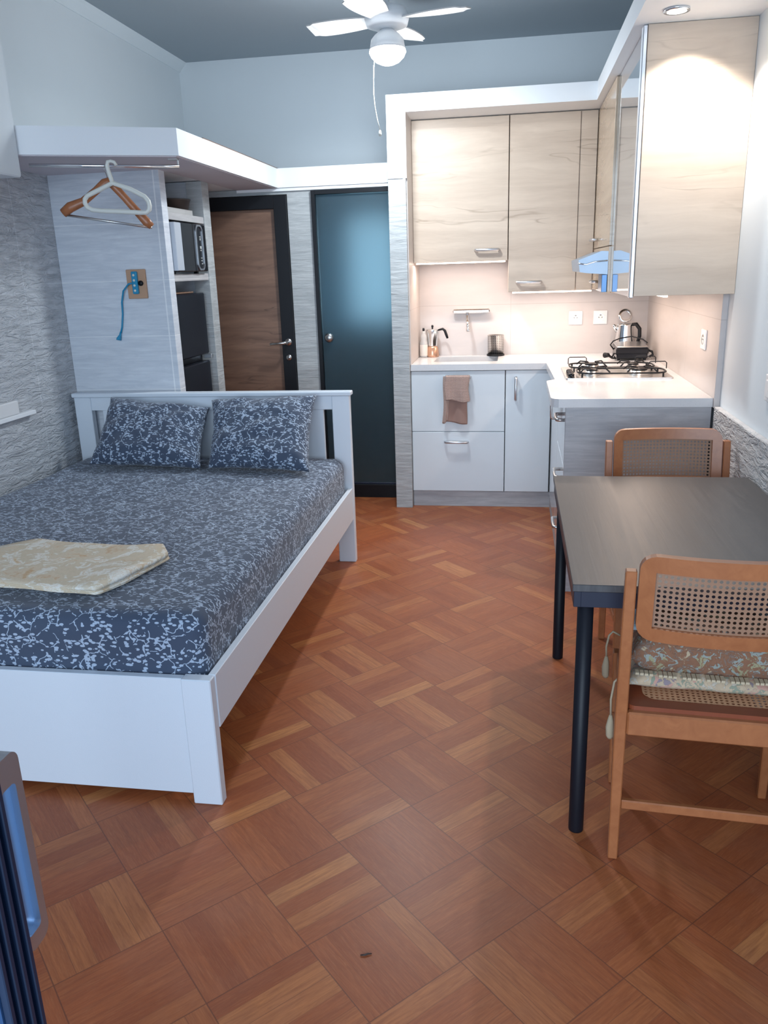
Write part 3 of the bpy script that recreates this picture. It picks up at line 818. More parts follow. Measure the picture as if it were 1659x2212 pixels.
kb_ = thing('base_cabinet', 'white gloss base unit with two wide drawers beside the stone pillar', 'cabinet', (-.345, 5.2, 0))
box('carcass', -.633, -.056, 5.02, 5.50, .10, .70, 'white_trim', kb_, 0)
dA = box('drawer', -.633, -.056, 5.0, 5.018, .492, .868, 'gloss_white', kb_, .002)
dB = box('drawer', -.633, -.056, 5.0, 5.018, .104, .487, 'gloss_white', kb_, .002)
bar_handle(dB, (-.425, 5.0, .427), (-.283, 5.0, .425), (0, -.028, 0), w_=.016)
bar_handle(dA, (-.425, 5.0, .832), (-.265, 5.0, .832), (0, -.028, 0), w_=.014)
kc = thing('base_cabinet', 'white gloss single-door base unit in the kitchen corner', 'cabinet', (.09, 5.2, 0))
box('carcass', -.052, .20, 5.02, 5.50, .10, .70, 'white_trim', kc, 0)
dC = box('cabinet_door', -.051, .222, 5.0, 5.018, .104, .868, 'gloss_white', kc, .002)
bar_handle(dC, (.010, 5.0, .826), (.010, 5.0, .690), (0, -.026, 0), w_=.018)
kd = thing('base_cabinet', 'white gloss drawer unit under the hob, fronts facing the bed', 'cabinet', (.5, 4.3, 0))
box('carcass', .245, .83, 3.66, 4.985, .10, .868, 'white_trim', kd, 0)
for y0, y1, nm in ((4.22, 4.985, 'far'), (3.633, 4.215, 'near')):
    zs = ((.104, .868),) if nm == 'far' else ((.602, .868), (.355, .598), (.104, .351))
    for z0, z1 in zs:
        dd = box('drawer' if nm == 'near' else 'cabinet_door', .226, .244, y0, y1, z0, z1, 'gloss_white', kd, .002)
        if nm == 'near': bar_handle(dd, (.226, 3.74, z1-.075), (.226, 3.90, z1-.075), (-.030, 0, 0), 'steel', .016)
        else: bar_handle(dd, (.226, 4.40, .80), (.226, 4.40, .68), (-.026, 0, 0), 'steel', .014)
pl = bmesh.new(); add_box(pl, -.633, .25, 5.012, 5.03, 0, .100, .001); add_box(pl, .232, .25, 3.66, 5.012, 0, .100, .001)
tag(obj('plinth', pl, 'grey_wood'), 'grey wood-look kick plinth running under the white base units', 'plinth')
tag(box('end_panel', .226, .838, 3.612, 3.632, 0, .871, 'grey_wood', None, .001), 'grey wood-look panel closing the peninsula behind the far chair', 'panel')

# tea towel over the top drawer handle
def towel():
    bm = bmesh.new()
    nx, nz = 20, 40
    def sheet(y, ztop, zbot, x0, x1, skew, seed, back=False):
        g = {}
        for s_ in (0, 1):
            for i in range(nx+1):
                for j in range(nz+1):
                    u = i/nx; v = j/nz
                    x = x0+(x1-x0)*u + skew*v + .004*math.sin(v*7+seed); z = ztop+(zbot-ztop)*v + .008*math.sin(u*5+seed)*v
                    yy = y - .006*math.sin(u*9+seed)*(.3+v) - (0.003 if s_ == 0 else 0)
                    if v < .05: yy += (.05-v)*.3
                    g[(s_, i, j)] = bm.verts.new((x, yy, z))
        for s_ in (0, 1):
            for i in range(nx):
                for j in range(nz):
                    bm.faces.new((g[(s_, i, j)], g[(s_, i+1, j)], g[(s_, i+1, j+1)], g[(s_, i, j+1)]))
        for i in range(nx):
            for j in (0, nz): bm.faces.new((g[(0, i, j)], g[(0, i+1, j)], g[(1, i+1, j)], g[(1, i, j)]))
        for j in range(nz):
            for i in (0, nx): bm.faces.new((g[(0, i, j)], g[(0, i, j+1)], g[(1, i, j+1)], g[(1, i, j)]))
    sheet(4.958, .846, .690, -.420, -.272, 0, 1)
    b2 = bmesh.new()
    return bm, sheet
tb, _sheet = towel()
tw = thing('tea_towel', 'brown waffle tea towel hanging over the top drawer handle', 'towel', (-.35, 4.96, .54))
obj('front_fold', tb, 'waffle', tw, True)
def flap(name, y, ztop, zbot, x0, x1, skew, seed, m):
    bm = bmesh.new(); nx, nz = 20, 30; g = {}
    for s_ in (0, 1):
        for i in range(nx+1):
            for j in range(nz+1):
                u = i/nx; v = j/nz
                x = x0+(x1-x0)*u+skew*v+.004*math.sin(v*6+seed); z = ztop+(zbot-ztop)*v+.01*math.sin(u*3+seed)*v
                g[(s_, i, j)] = bm.verts.new((x, y-.005*math.sin(u*8+seed)*(.3+v)-(.003 if s_ == 0 else 0), z))
    for s_ in (0, 1):
        for i in range(nx):
            for j in range(nz): bm.faces.new((g[(s_, i, j)], g[(s_, i+1, j)], g[(s_, i+1, j+1)], g[(s_, i, j+1)]))
    for i in range(nx):
        for j in (0, nz): bm.faces.new((g[(0, i, j)], g[(0, i+1, j)], g[(1, i+1, j)], g[(1, i, j)]))
    for j in range(nz):
        for i in (0, nx): bm.faces.new((g[(0, i, j)], g[(0, i, j+1)], g[(1, i, j+1)], g[(1, i, j)]))
    return obj(name, bm, m, tw, True)
flap('back_fold', 4.983, .838, .550, -.405, -.275, -.014, 2, 'towel_back')
flap('side_fold', 4.972, .840, .556, -.428, -.395, -.010, 4, 'waffle')

# wall cabinets on the back wall
wa = thing('wall_cabinet', 'light oak wall unit with wide flap door above the sink', 'cabinet', (-.34, 5.35, 1.51))
box('carcass', -.629, -.052, 5.238, 5.518, 1.515, 2.322, 'oak', wa, 0)
da = box('cabinet_door', -.629, -.052, 5.22, 5.237, 1.510, 2.318, 'oak', wa, .0015)
bar_handle(da, (-.247, 5.22, 1.575), (-.106, 5.22, 1.575), (0, -.03, 0), w_=.018)
wb2 = thing('wall_cabinet', 'light oak taller wall unit above the twin sockets', 'cabinet', (.15, 5.35, 1.32))
box('carcass', -.047, .445, 5.238, 5.518, 1.328, 2.322, 'oak', wb2, 0)
db = box('cabinet_door', -.047, .357, 5.22, 5.237, 1.322, 2.318, 'oak', wb2, .0015)
bar_handle(db, (.006, 5.22, 1.378), (.150, 5.22, 1.378), (0, -.03, 0), w_=.018)
box('filler_strip', .3615, .455, 5.222, 5.237, 1.322, 2.318, 'oak', wb2, .0015)
# along the right wall
wc = thing('wall_cabinet', 'light oak wall unit in the corner with doors facing the bed', 'cabinet', (.66, 4.8, 1.33))
box('carcass', .476, .862, 4.368, 5.236, 1.330, 2.322, 'oak', wc, 0)
dc = box('cabinet_door', .458, .475, 4.368, 5.219, 1.560, 2.320, 'oak_gloss', wc, .0015)
de = box('cabinet_door', .458, .475, 4.368, 5.219, 1.328, 1.556, 'oak_gloss', wc, .0015)
bar_handle(dc, (.458, 4.98, 1.605), (.458, 5.12, 1.605), (-.03, 0, 0), w_=.016)
bar_handle(de, (.458, 4.90, 1.375), (.458, 5.02, 1.375), (-.03, 0, 0), w_=.016)
wd = thing('wall_cabinet', 'tall wall unit with grey mirror glass door and oak side, nearest unit', 'cabinet', (.66, 3.95, 1.33))
box('carcass', .483, .862, 3.535, 4.364, 1.350, 2.322, 'oak', wd, 0)
box('side_panel', .474, .864, 3.512, 3.533, 1.343, 2.323, 'oak', wd, .001)
dm = box('cabinet_door', .470, .481, 3.560, 4.362, 1.338, 2.321, 'mirror', wd, .001, 'grey mirror glass door')
box('edge_profile', .456, .473, 3.512, 3.558, 1.336, 2.322, 'satin', dm, .003, 'silver aluminium edge profile')
# range hood
hd_ = thing('range_hood', 'pale metallic cooker hood jutting from the oak wall units', 'hood', (.40, 4.65, 1.42))
prof = [(.458, 1.533), (.425, 1.535), (.37, 1.515), (.312, 1.494), (.314, 1.475), (.320, 1.436), (.35, 1.430), (.42, 1.424), (.458, 1.420)]
prism('hood_canopy', prof, [], 4.375, 4.93, 'hood', hd_, 'y')
tube('highlight_line', [(.3125, 4.372, 1.478), (.35, 4.372, 1.472), (.39, 4.372, 1.484), (.455, 4.372, 1.488)], .0035, 'chrome', hd_, 8, label='bright curved highlight modelled as a thin tube')  # highlight across the hood face, built as a chrome line
box('filter_housing', .430, .457, 4.376, 4.55, 1.334, 1.420, plain('blue_reflection', (.10, .22, .42), .3, .3), hd_, .002, 'housing below the canopy, its blue a painted reflection')  # blue base colour stands in for a reflection on the housing
kn = bmesh.new(); add_lathe(kn, [(0, 0), (.008, 0), (.008, .012), (0, .012)], (0, 0, 0), 14)
bmesh.ops.rotate(kn, verts=kn.verts, matrix=Matrix.Rotation(PI/2, 3, 'X')); bmesh.ops.translate(kn, verts=kn.verts, vec=(.348, 5.219, 1.463))
obj('door_stop', kn, 'black', wb2, True)

# LED strips
def led(x0, x1, y0, y1, z, lab):
    tag(box('led_strip', x0, x1, y0, y1, z, z+.008, 'led', None, .001), lab, 'light strip', 'led strips under the wall units')
led(-.615, -.065, 5.224, 5.235, 1.501, 'glowing warm strip under the oak unit above the sink')
led(-.02, .455, 5.224, 5.235, 1.313, 'glowing warm strip under the oak unit above the sockets')
led(.605, .62, 3.58, 5.15, 1.333, 'glowing warm strip under the units along the right wall')

# downlight
dl = thing('downlight', 'round recessed spotlight shining in the white box above the tall unit', 'ceiling light', (.56, 3.36, 2.31))
lathe('lamp_ring', [(.034, .0), (.045, .0), (.045, .008), (.034, .008)], (.545, 3.35, 2.3165), 'chrome', dl)
lathe('lamp_lens', [(0, 0), (.033, 0), (.033, .005), (0, .005)], (.545, 3.35, 2.3190), 'spot_glow', dl)

# sockets
def socket(x, z, lab, axis='y'):
    s_ = thing('wall_socket', lab, 'socket', (x, 5.52, z-.045) if axis == 'y' else (.841, x, z-.045), 0, 'kitchen wall sockets')
    bm = bmesh.new(); add_box(bm, -.044, .044, -.009, -.0005, -.044, .044, .003)
    rg = bmesh.new(); add_lathe(rg, [(.019, 0), (.023, 0), (.023, .001), (.019, .001)], (0, 0, 0), 28)
    hl = bmesh.new()
    for dx in (-.0095, .0095): add_lathe(hl, [(0, 0), (.003, 0), (.003, .001), (0, .001)], (dx, 0, 0), 10)
    add_box(hl, -.005, .005, .012, .017, 0, .001)
    for b_ in (rg, hl): bmesh.ops.rotate(b_, verts=b_.verts, matrix=Matrix.Rotation(PI/2, 3, 'X')); bmesh.ops.translate(b_, verts=b_.verts, vec=(0, -.009, 0))
    rot = Matrix.Identity(3) if axis == 'y' else Matrix.Rotation(-PI/2, 3, 'Z')
    for b_, nm, m_ in ((bm, 'cover_plate', 'socket'), (rg, 'socket_ring', 'steel'), (hl, 'socket_holes', 'dark_hole')):
        bmesh.ops.rotate(b_, verts=b_.verts, matrix=rot)
        bmesh.ops.translate(b_, verts=b_.verts, vec=(x, 5.52, z) if axis == 'y' else (.841, x, z))
        obj(nm, b_, m_, s_)
socket(.388, 1.140, 'square white socket above the worktop, nearer the faucet')
socket(.545, 1.140, 'square white socket above the worktop, nearer the kettle')
socket(3.86, 1.135, 'square white socket on the side splash tiles by the white wall', 'x')
sw = thing('light_switch', 'white light switch on the plaster wall above the stone strip by the table', 'switch', (.865, 2.86, 1.0))
box('cover_plate', .855, .8645, 2.84, 2.96, 1.005, 1.095, 'socket', sw, .003)
box('rocker', .849, .855, 2.87, 2.93, 1.02, 1.08, 'socket', sw, .003)

# faucet
fa = thing('wall_faucet', 'chrome wall-mounted faucet bar with short spout above the sink', 'faucet', (-.28, 5.47, 1.08))
box('faucet_bar', -.408, -.165, 5.468, 5.505, 1.186, 1.212, 'chrome', fa, .008)
for x in (-.37, -.20):
    box('wall_mount', x-.012, x+.012, 5.50, 5.519, 1.188, 1.210, 'chrome', fa, .004)
tube('spout', [(-.312, 5.486, 1.19), (-.312, 5.470, 1.165), (-.310, 5.440, 1.145), (-.306, 5.415, 1.125), (-.304, 5.41, 1.085)], [.010, .010, .009, .010, .011], 'chrome', fa)
lathe('aerator', [(0, 0), (.011, 0), (.0135, .006), (.0135, .020), (.011, .024), (0, .024)], (-.304, 5.41, 1.072), 'chrome', fa)

# soap bottle
so_ = thing('soap_bottle', 'clear pump bottle with black cap standing in the worktop corner', 'bottle', (-.597, 5.42, .911))
lathe('bottle_body', [(0, 0), (.024, 0), (.026, .01), (.026, .095), (.020, .115), (.023, .13), (.018, .145), (.010, .158), (.010, .17), (0, .17)], (-.597, 5.42, .911), 'bottle', so_)
lathe('label_band', [(.0263, 0), (.0268, .002), (.0268, .07), (.0263, .072)], (-.597, 5.42, .922), plain('pale_label', (.72, .66, .60), .5), so_)
lathe('pump_cap', [(0, 0), (.006, 0), (.008, .008), (.006, .02), (0, .02)], (-.597, 5.42, 1.081), 'black', so_)
# moka pot
mo = thing('moka_pot', 'silver stovetop coffee maker with black handle next to the bottle', 'coffee maker', (-.540, 5.44, .911))
lathe('boiler', [(0, 0), (.040, 0), (.043, .012), (.036, .062), (.030, .070), (0, .070)], (-.540, 5.44, .911), 'copper', mo, 8)
lathe('collector', [(0, 0), (.031, 0), (.033, .005), (.042, .098), (.043, .105), (.030, .112), (0, .118)], (-.540, 5.44, .981), 'chrome', mo, 8)
tube('pot_handle', [(-.500, 5.44, 1.085), (-.472, 5.44, 1.092), (-.458, 5.44, 1.080), (-.447, 5.44, 1.050), (-.440, 5.44, 1.030)], [.006, .008, .009, .009, .007], 'black', mo)
lathe('lid_knob', [(0, 0), (.005, 0), (.008, .01), (.006, .018), (0, .02)], (-.540, 5.44, 1.099), 'black', mo)
# utensil holder
ut = thing('utensil_holder', 'perforated steel cylinder on black base at the sink edge', 'utensil holder', (-.125, 5.465, .911))
lathe('base_disc', [(0, 0), (.058, 0), (.058, .010), (0, .010)], (-.125, 5.465, .911), 'black', ut)
lathe('cylinder', [(0, 0), (.052, 0), (.052, .120), (.054, .122), (.050, .122), (.049, .006), (0, .006)], (-.125, 5.465, .922), 'perforated', ut)
# kettle
ke = thing('kettle', 'steel electric kettle with its lid standing open behind the grill', 'kettle', (.690, 5.40, .911))
lathe('kettle_base', [(0, 0), (.070, 0), (.070, .018), (0, .018)], (.690, 5.40, .911), 'black', ke)
lathe('kettle_body', [(0, 0), (.068, 0), (.066, .03), (.050, .165), (.050, .175), (.040, .178), (0, .178)], (.690, 5.40, .929), 'chrome', ke)
tube('kettle_handle', [(.728, 5.375, 1.100), (.750, 5.360, 1.103), (.770, 5.345, 1.075), (.772, 5.343, 1.03), (.762, 5.350, .985), (.742, 5.365, .965)], [.010, .012, .012, .011, .011, .009], 'black', ke)
tube('kettle_spout', [(.645, 5.40, 1.06), (.625, 5.395, 1.085), (.615, 5.392, 1.098)], [.018, .013, .009], 'chrome', ke)
lb_ = bmesh.new(); add_lathe(lb_, [(.030, 0), (.042, 0), (.044, .004), (.042, .008), (.030, .008)], (0, 0, 0), 32)
bmesh.ops.rotate(lb_, verts=lb_.verts, matrix=Matrix.Rotation(math.radians(70), 3, 'X')); bmesh.ops.rotate(lb_, verts=lb_.verts, matrix=Matrix.Rotation(math.radians(20), 3, 'Y')); bmesh.ops.translate(lb_, verts=lb_.verts, vec=(.690, 5.43, 1.150))
obj('kettle_lid', lb_, 'chrome', ke, True)

# contact grill
gr = thing('contact_grill', 'black and steel sandwich grill with coiled cable behind the hob', 'grill', (.70, 5.17, .911), math.radians(0))
box('lower_plate', .605, .785, 5.06, 5.27, .922, .958, 'black_gloss', gr, .006)
bm = bmesh.new(); add_box(bm, .600, .790, 5.055, 5.275, .960, .995, .006)
bmesh.ops.rotate(bm, verts=bm.verts, cent=(.7, 5.275, .975), matrix=Matrix.Rotation(math.radians(3), 3, 'X')); obj('upper_plate', bm, 'black_gloss', gr)
bm = bmesh.new(); add_box(bm, .604, .786, 5.06, 5.27, .995, 1.006, .006)
bmesh.ops.rotate(bm, verts=bm.verts, cent=(.7, 5.275, .975), matrix=Matrix.Rotation(math.radians(3), 3, 'X')); obj('steel_lid', bm, 'steel', gr)
tube('grip', [(.795, 5.11, .965), (.815, 5.105, .958), (.820, 5.10, .940), (.800, 5.10, .928)], .007, 'black', gr)
for x, y in ((.62, 5.08), (.77, 5.08), (.62, 5.25), (.77, 5.25)):
    lathe('foot', [(0, 0), (.009, 0), (.009, .012), (0, .012)], (x, y, .9105), 'black', gr, 12)
tube('cable', [(.605, 5.20, .96), (.585, 5.17, .985), (.572, 5.12, 1.0), (.585, 5.09, 1.025), (.63, 5.15, 1.035), (.70, 5.16, 1.045), (.76, 5.12, 1.03), (.785, 5.10, 1.01)], .004, 'black', gr, 8)
tube('cable', [(.600, 5.15, .945), (.580, 5.08, .930), (.560, 5.04, .945), (.545, 5.02, .950), (.575, 5.03, .930), (.60, 5.06, .925)], .005, 'black', gr, 8)
plg = bmesh.new(); add_tube(plg, [(.553, 5.03, .948), (.530, 5.01, .950)], [.013, .016], 12); obj('plug', plg, 'black', gr, True)

# gas hob
ho = thing('gas_hob', 'steel gas hob with black wire pan supports set in the worktop', 'hob', (.52, 4.49, .911))
prism('hob_plate', rrect(.262, .790, 4.235, 4.735, .012), [], .9105, .917, 'steel', ho)
for cx_, cy_, rr_ in ((.40, 4.36, .033), (.64, 4.37, .045), (.42, 4.62, .040), (.64, 4.61, .033)):
    b_ = lathe('burner', [(0, 0), (rr_+.012, 0), (rr_+.012, .006), (rr_, .012), (rr_, .022), (0, .024)], (cx_, cy_, .917), 'steel', ho, 24)
    lathe('burner_cap', [(0, 0), (rr_-.004, 0), (rr_-.004, .005), (rr_-.010, .009), (0, .010)], (cx_, cy_, .9405), 'black', b_, 24)
def support(x0, x1, y0, y1, cents):
    bm = bmesh.new(); z = .952
    add_tube(bm, [(a, b, z-.014) for a, b in rrect(x0, x1, y0, y1, .07, 7)], .0045, 8, True)
    for cx_, cy_ in cents:
        for a in range(4):
            an = PI/4+a*PI/2
            p0 = (cx_+.028*math.cos(an), cy_+.028*math.sin(an), z+.004); p1 = (cx_+.080*math.cos(an), cy_+.080*math.sin(an), z+.004); p2 = (cx_+.105*math.cos(an), cy_+.105*math.sin(an), z-.014)
            add_tube(bm, [p0, p1, p2], .0042, 6)
    for a, b in ((x0+.02, y0+.02), (x1-.02, y0+.02), (x0+.02, y1-.02), (x1-.02, y1-.02)):
        add_tube(bm, [(a, b, z-.014), (a, b, .917)], .005, 6)
    return bm
obj('pan_support', support(.325, .765, 4.255, 4.470, ((.41, 4.36), (.645, 4.365))), 'black', ho, True)
obj('pan_support', support(.300, .745, 4.500, 4.720, ((.42, 4.61), (.64, 4.61))), 'black', ho, True)
for (x0, x1, y) in ((.300, .40, 4.715), (.665, .775, 4.715), (.70, .790, 4.46)):
    tube('guard_wire', [(x0, y, .935), (x0, y, .965), (x0+.008, y, .972), (x1-.008, y, .972), (x1, y, .965), (x1, y, .935)], .0028, 'black', ho, 6)
for y in (4.28, 4.335, 4.39, 4.445):
    lathe('control_knob', [(0, 0), (.017, 0), (.016, .016), (.012, .020), (0, .020)], (.290, y, .917), 'black_gloss', ho, 20)

# ================================================================== TABLE
tb_ = thing('dining_table', 'black-brown rectangular table with round black legs along the right wall', 'table', (.49, 2.42, 0))
box('tabletop', .149, .832, 1.882, 2.962, .708, .727, 'table', tb_, .0015)
ap = bmesh.new()
for a in ((.170, .812, 1.886, 1.904), (.170, .812, 2.940, 2.958), (.153, .171, 1.886, 2.958), (.811, .829, 1.886, 2.958)): add_box(ap, *a, .666, .7075, .001)
obj('apron', ap, 'table_apron', tb_)
for x, y in ((.185, 1.912), (.797, 1.912), (.185, 2.932), (.797, 2.932)):
    lathe('leg', [(0, 0), (.0195, 0), (.020, .004), (.020, .7075), (0, .7075)], (x, y, 0), 'table_leg', tb_, 24)

# ================================================================== CHAIRS
def make_chair(label):
    c = thing('cane_chair', label, 'chair', (0, 0, 0), 0)
    HW = .218
    def backy(z):            # rake of the rear posts
        return .018 if z < .42 else .018-.055*(z-.42)/.40
    for s_ in (-1, 1):
        bm = bmesh.new()
        prev = None
        secs = [(0, .024, .026), (.30, .027, .034), (.43, .028, .042), (.55, .027, .036), (.815, .025, .026)]
        rings = []
        for z, wx, wy in secs:
            cx_ = s_*(HW-.0); cy_ = backy(z)
            rings.append([bm.verts.new((cx_+a*wx/2, cy_+b*wy/2, z)) for a, b in ((-1, -1), (1, -1), (1, 1), (-1, 1))])
        for A, B in zip(rings, rings[1:]):
            for k in range(4): bm.faces.new((A[k], A[(k+1) % 4], B[(k+1) % 4], B[k]))
        bm.faces.new(rings[0][::-1]); bm.faces.new(rings[-1])
        bmesh.ops.bevel(bm, geom=[e for e in bm.edges], offset=.0025, segments=1, affect='EDGES')
        obj('rear_leg', bm, 'chair', c)
        bm = bmesh.new(); rings = []
        for z, w_ in ((0, .022), (.30, .029), (.427, .034)):
            cx_ = s_*(HW-.012); cy_ = .345
            rings.append([bm.verts.new((cx_+a*w_/2, cy_+b*w_/2, z)) for a, b in ((-1, -1), (1, -1), (1, 1), (-1, 1))])
        for A, B in zip(rings, rings[1:]):
            for k in range(4): bm.faces.new((A[k], A[(k+1) % 4], B[(k+1) % 4], B[k]))
        bm.faces.new(rings[0][::-1]); bm.faces.new(rings[-1])
        bmesh.ops.bevel(bm, geom=[e for e in bm.edges], offset=.0025, segments=1, affect='EDGES')
        obj('front_leg', bm, 'chair', c)
        box('side_stretcher', s_*(HW-.006)-.009, s_*(HW-.006)+.009, .035, .33, .215, .240, 'chair', c, .002)
        box('side_rail', s_*(HW-.014)-.010, s_*(HW-.014)+.010, .04, .33, .372, .428, 'chair', c, .002)
    box('rear_rail', -HW+.014, HW-.014, -.010, .012, .375, .438, 'chair', c, .004)
    box('front_rail', -HW+.02, HW-.02, .336, .358, .372, .428, 'chair', c, .003)
    box('rear_stretcher', -HW+.012, HW-.012, .010, .026, .150, .176, 'chair', c, .003)
    # seat frame with rounded cane opening
    sf = bmesh.new(); add_prism(sf, rrect(-.204, .204, .006, .372, .02), [rrect(-.165, .165, .045, .330, .035)], .430, .449)
    obj('seat_frame', sf, 'chair_dark', c)
    cs = bmesh.new(); o_ = rrect(-.169, .169, .041, .334, .035)
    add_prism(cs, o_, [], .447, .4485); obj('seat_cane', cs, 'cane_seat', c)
    # curved back panel
    bm = bmesh.new(); N = 96
    def ringpts(x0, x1, z0, z1, r):
        # evenly spread samples by angle-like parameter along the rounded rectangle
        base = rrect(x0, x1, z0, z1, r, 10)
        L = [0]
        for i in range(len(base)):
            a = base[i]; b = base[(i+1) % len(base)]; L.append(L[-1]+math.hypot(b[0]-a[0], b[1]-a[1]))
        out = []
        for k in range(N):
            d = L[-1]*k/N; i = max(j for j in range(len(base)) if L[j] <= d)
            a = base[i]; b = base[(i+1) % len(base)]; f_ = (d-L[i])/max(1e-9, L[i+1]-L[i])
            out.append((a[0]*(1-f_)+b[0]*f_, a[1]*(1-f_)+b[1]*f_))
        return out
    W = .200
    def bend(x, z, off): return Vector((x, backy(z)+.002-.030*(1-(x/W)**2)+off, z))
    outer = ringpts(-W, W, .640, .857, .038)
    inner = []
    for x, z in outer:   # inner rectangle sampled at matching places
        ix = max(-W+.034, min(W-.034, x)); iz = max(.640+.034, min(.857-.040, z))
        if abs(x) < W-.034 and .658 < z < .812: pass
        inner.append((ix, iz))
    fr = [[bm.verts.new(bend(x, z, o2)) for x, z in lp] for lp in (outer, inner) for o2 in (-.011, .011)]
    of, ob, if_, ib = fr
    for k in range(N):
        k2 = (k+1) % N
        for A, B in ((of, ob), (if_, ib), (of, if_), (ob, ib)):
            try: bm.faces.new((A[k], A[k2], B[k2], B[k]))
            except ValueError: pass
    bmesh.ops.remove_doubles(bm, verts=bm.verts, dist=.0004)
    obj('back_frame', bm, 'chair', c)
    bm = bmesh.new(); g = {}
    nx = 24
    for i in range(nx+1):
        x = -W+.034+(2*W-.068)*i/nx
        g[(i, 0)] = bm.verts.new(bend(x, .673, 0)); g[(i, 1)] = bm.verts.new(bend(x, .818, 0))
    for i in range(nx): bm.faces.new((g[(i, 0)], g[(i+1, 0)], g[(i+1, 1)], g[(i, 1)]))
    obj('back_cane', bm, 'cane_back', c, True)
    return c
chair = make_chair('honey-coloured cane chair at the near end of the table, back to the viewer')
chair2 = copy_tree(chair)
chair2['label'] = 'honey-coloured cane chair at the far end of the table, against the grey panel'
chair['group'] = chair2['group'] = 'cane chairs at the table'
chair.location = (.487, 1.782, 0); chair.rotation_euler = (0, 0, math.radians(-4))
chair2.location = (.587, 3.145, 0); chair2.rotation_euler = (0, 0, math.radians(181))

def cushion(z0, z1, x0, x1, y0, y1, seed, tilt=0):
    return pillow([(x0, y0, (z0+z1)/2+.0), (x1, y0, (z0+z1)/2), (x1, y1, (z0+z1)/2+tilt), (x0, y1, (z0+z1)/2+tilt)], z1-z0, 30, seed, .004)
def chair_world(c, p):
    return (Matrix.Translation(c.location) @ Matrix.Rotation(c.rotation_euler.z, 4, 'Z')) @ Vector(p)
def make_cushion(c, label, m1, group):
    k = thing('seat_cushion', label, 'cushion', c.location+Vector((0, 0, .449)), c.rotation_euler.z, group)
    Mx = Matrix.Translation(c.location) @ Matrix.Rotation(c.rotation_euler.z, 4, 'Z')
    bm = cushion(.462, .618, -.200, .203, .074, .385, 2); bm.transform(Mx); obj('cushion_top', bm, m1, k, True)
    # cream underside with a piped border
    bm = cushion(.449, .504, -.205, .207, .060, .388, 5); bm.transform(Mx); obj('cushion_border', bm, 'cream_tap', k, True, 'cream flowered border')
    return k, Mx
cu1, Mx = make_cushion(chair, 'brown tapestry cushion with cream border on the near chair', 'tapestry', None)
bm = bmesh.new()
for i in range(34):
    if i % 5 == 4: continue
    x = -.185+i*.011; add_box(bm, x, x+.0085, .070-.010*math.sin((x+.2)/.4*PI), .086, .500, .506)
bm.transform(Mx); obj('braid_trim', bm, 'tassel', cu1)
def tie(k, Mx, x, y, z, ln, m='tassel'):
    pts = [(x+.03, y, z), (x+.01, y-.004, z+.012), (x, y-.006, z), (x-.006, y-.006, z-ln*.5), (x-.004, y-.004, z-ln)]
    b1 = bmesh.new(); add_tube(b1, pts, .003, 6); b1.transform(Mx); tt = obj('tie_cord', b1, m, k, True)
    b2 = bmesh.new(); add_tube(b2, [(x-.004, y-.004, z-ln+.004), (x-.004, y-.004, z-ln-.012), (x-.005, y-.004, z-ln-.03), (x-.004, y-.005, z-ln-.055), (x-.003, y-.004, z-ln-.062)], [.004, .008, .0105, .010, .007], 8); b2.transform(Mx)
    obj('tassel', b2, m, tt, True)
tie(cu1, Mx, -.232, .10, .462, .10)
tie(cu1, Mx, -.236, .36, .468, .07)
cu2, Mx2 = make_cushion(chair2, 'brown tapestry cushion with cream border on the far chair, under the table', 'tapestry', None)
tie(cu2, Mx2, .236, .33, .462, .10)
# a pale blue cushion standing at the front of the near seat, behind the brown one
Mxa = Mx
bm = pillow([(-.200, .16, .578), (.204, .16, .578), (.204, .40, .615), (-.200, .40, .615)], .04, 24, 11, .003); bm.transform(Mxa)
tag(obj('seat_cushion', bm, 'pale_blue', None, True), 'pale blue printed cushion tucked behind the brown one on the near chair', 'cushion')

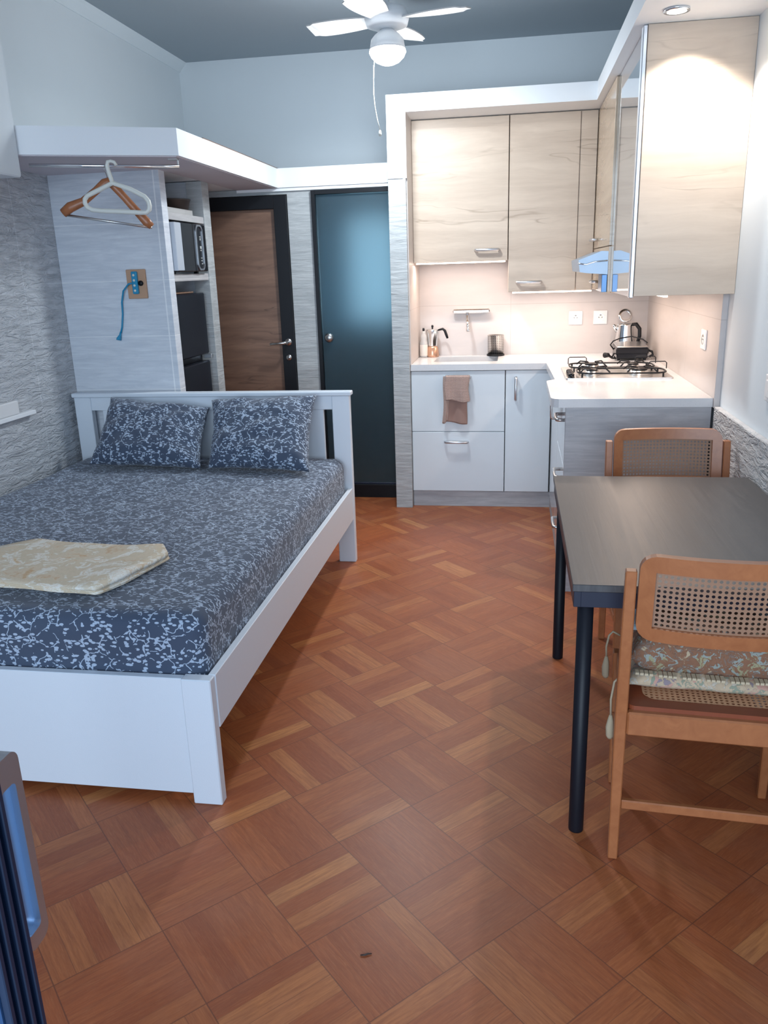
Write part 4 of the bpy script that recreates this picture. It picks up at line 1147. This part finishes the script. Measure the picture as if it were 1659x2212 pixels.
# ================================================================== CEILING FAN
fn = thing('ceiling_fan', 'white ceiling fan with glowing round lamp and pull cord', 'ceiling fan', (-.64, 4.4, 2.40))
FC = (-.64, 4.4, 0)
lathe('mount_rod', [(0, 2.70), (.014, 2.70), (.014, 2.86), (.055, 2.87), (.058, 2.889), (0, 2.889)], FC, 'white_trim', fn)
lathe('motor_housing', [(0, 2.60), (.06, 2.60), (.10, 2.615), (.11, 2.65), (.09, 2.69), (.04, 2.705), (0, 2.705)], FC, 'white_trim', fn)
lathe('lamp_collar', [(0, 2.513), (.088, 2.513), (.080, 2.555), (.062, 2.575), (.03, 2.60), (0, 2.60)], FC, 'white_trim', fn)
lathe('lamp_shade', [(0, 2.444), (.030, 2.446), (.058, 2.458), (.080, 2.478), (.091, 2.500), (.088, 2.512), (0, 2.512)], FC, 'glow', fn, 40)
for k in range(4):
    a = math.radians(-12+90*k)
    bm = bmesh.new(); n = 14; rows = []
    for i in range(n+1):
        s_ = i/n; r0 = .09+s_*.32; w_ = .045+.035*math.sin(s_*PI*.75); w_ *= (1 if s_ < .92 else .75)
        for_ = []
        for q, zz in ((-1, -.010), (1, .010)):
            for tk in (0, .006):
                for_.append(bm.verts.new((r0, q*w_, 2.640+zz+tk)))
        rows.append(for_)
    for A, B in zip(rows, rows[1:]):
        bm.faces.new((A[0], A[2], B[2], B[0])); bm.faces.new((A[1], B[1], B[3], A[3])); bm.faces.new((A[0], B[0], B[1], A[1])); bm.faces.new((A[2], A[3], B[3], B[2]))
    bm.faces.new((rows[0][0], rows[0][1], rows[0][3], rows[0][2])); bm.faces.new((rows[-1][0], rows[-1][2], rows[-1][3], rows[-1][1]))
    bm.transform(Matrix.Translation((-.64, 4.4, 0)) @ Matrix.Rotation(a, 4, 'Z'))
    obj('blade', bm, plain('blade_white', (.66, .64, .62), .5) if k == 0 else bpy.data.materials['blade_white'], fn)
pc = tube('pull_cord', [(-.700, 4.36, 2.49), (-.702, 4.36, 2.46), (-.708, 4.36, 2.38), (-.710, 4.36, 2.32), (-.706, 4.36, 2.26), (-.696, 4.36, 2.20), (-.684, 4.36, 2.15)], .0022, 'white_plastic', fn, 6)
lathe('cord_knob', [(0, 0), (.006, .002), (.008, .012), (.005, .026), (0, .03)], (-.683, 4.36, 2.118), 'white_plastic', pc, 12)

# small dark splinter on the floor
bm = bmesh.new(); add_tube(bm, [(-.322, 1.418, .002), (-.312, 1.419, .003), (-.305, 1.423, .003), (-.297, 1.425, .002)], [.0012, .002, .0018, .0008], 6)
tag(obj('leaf_scrap', bm, 'bowl', None, True), 'tiny dark curled scrap lying on the parquet near the camera', 'debris')
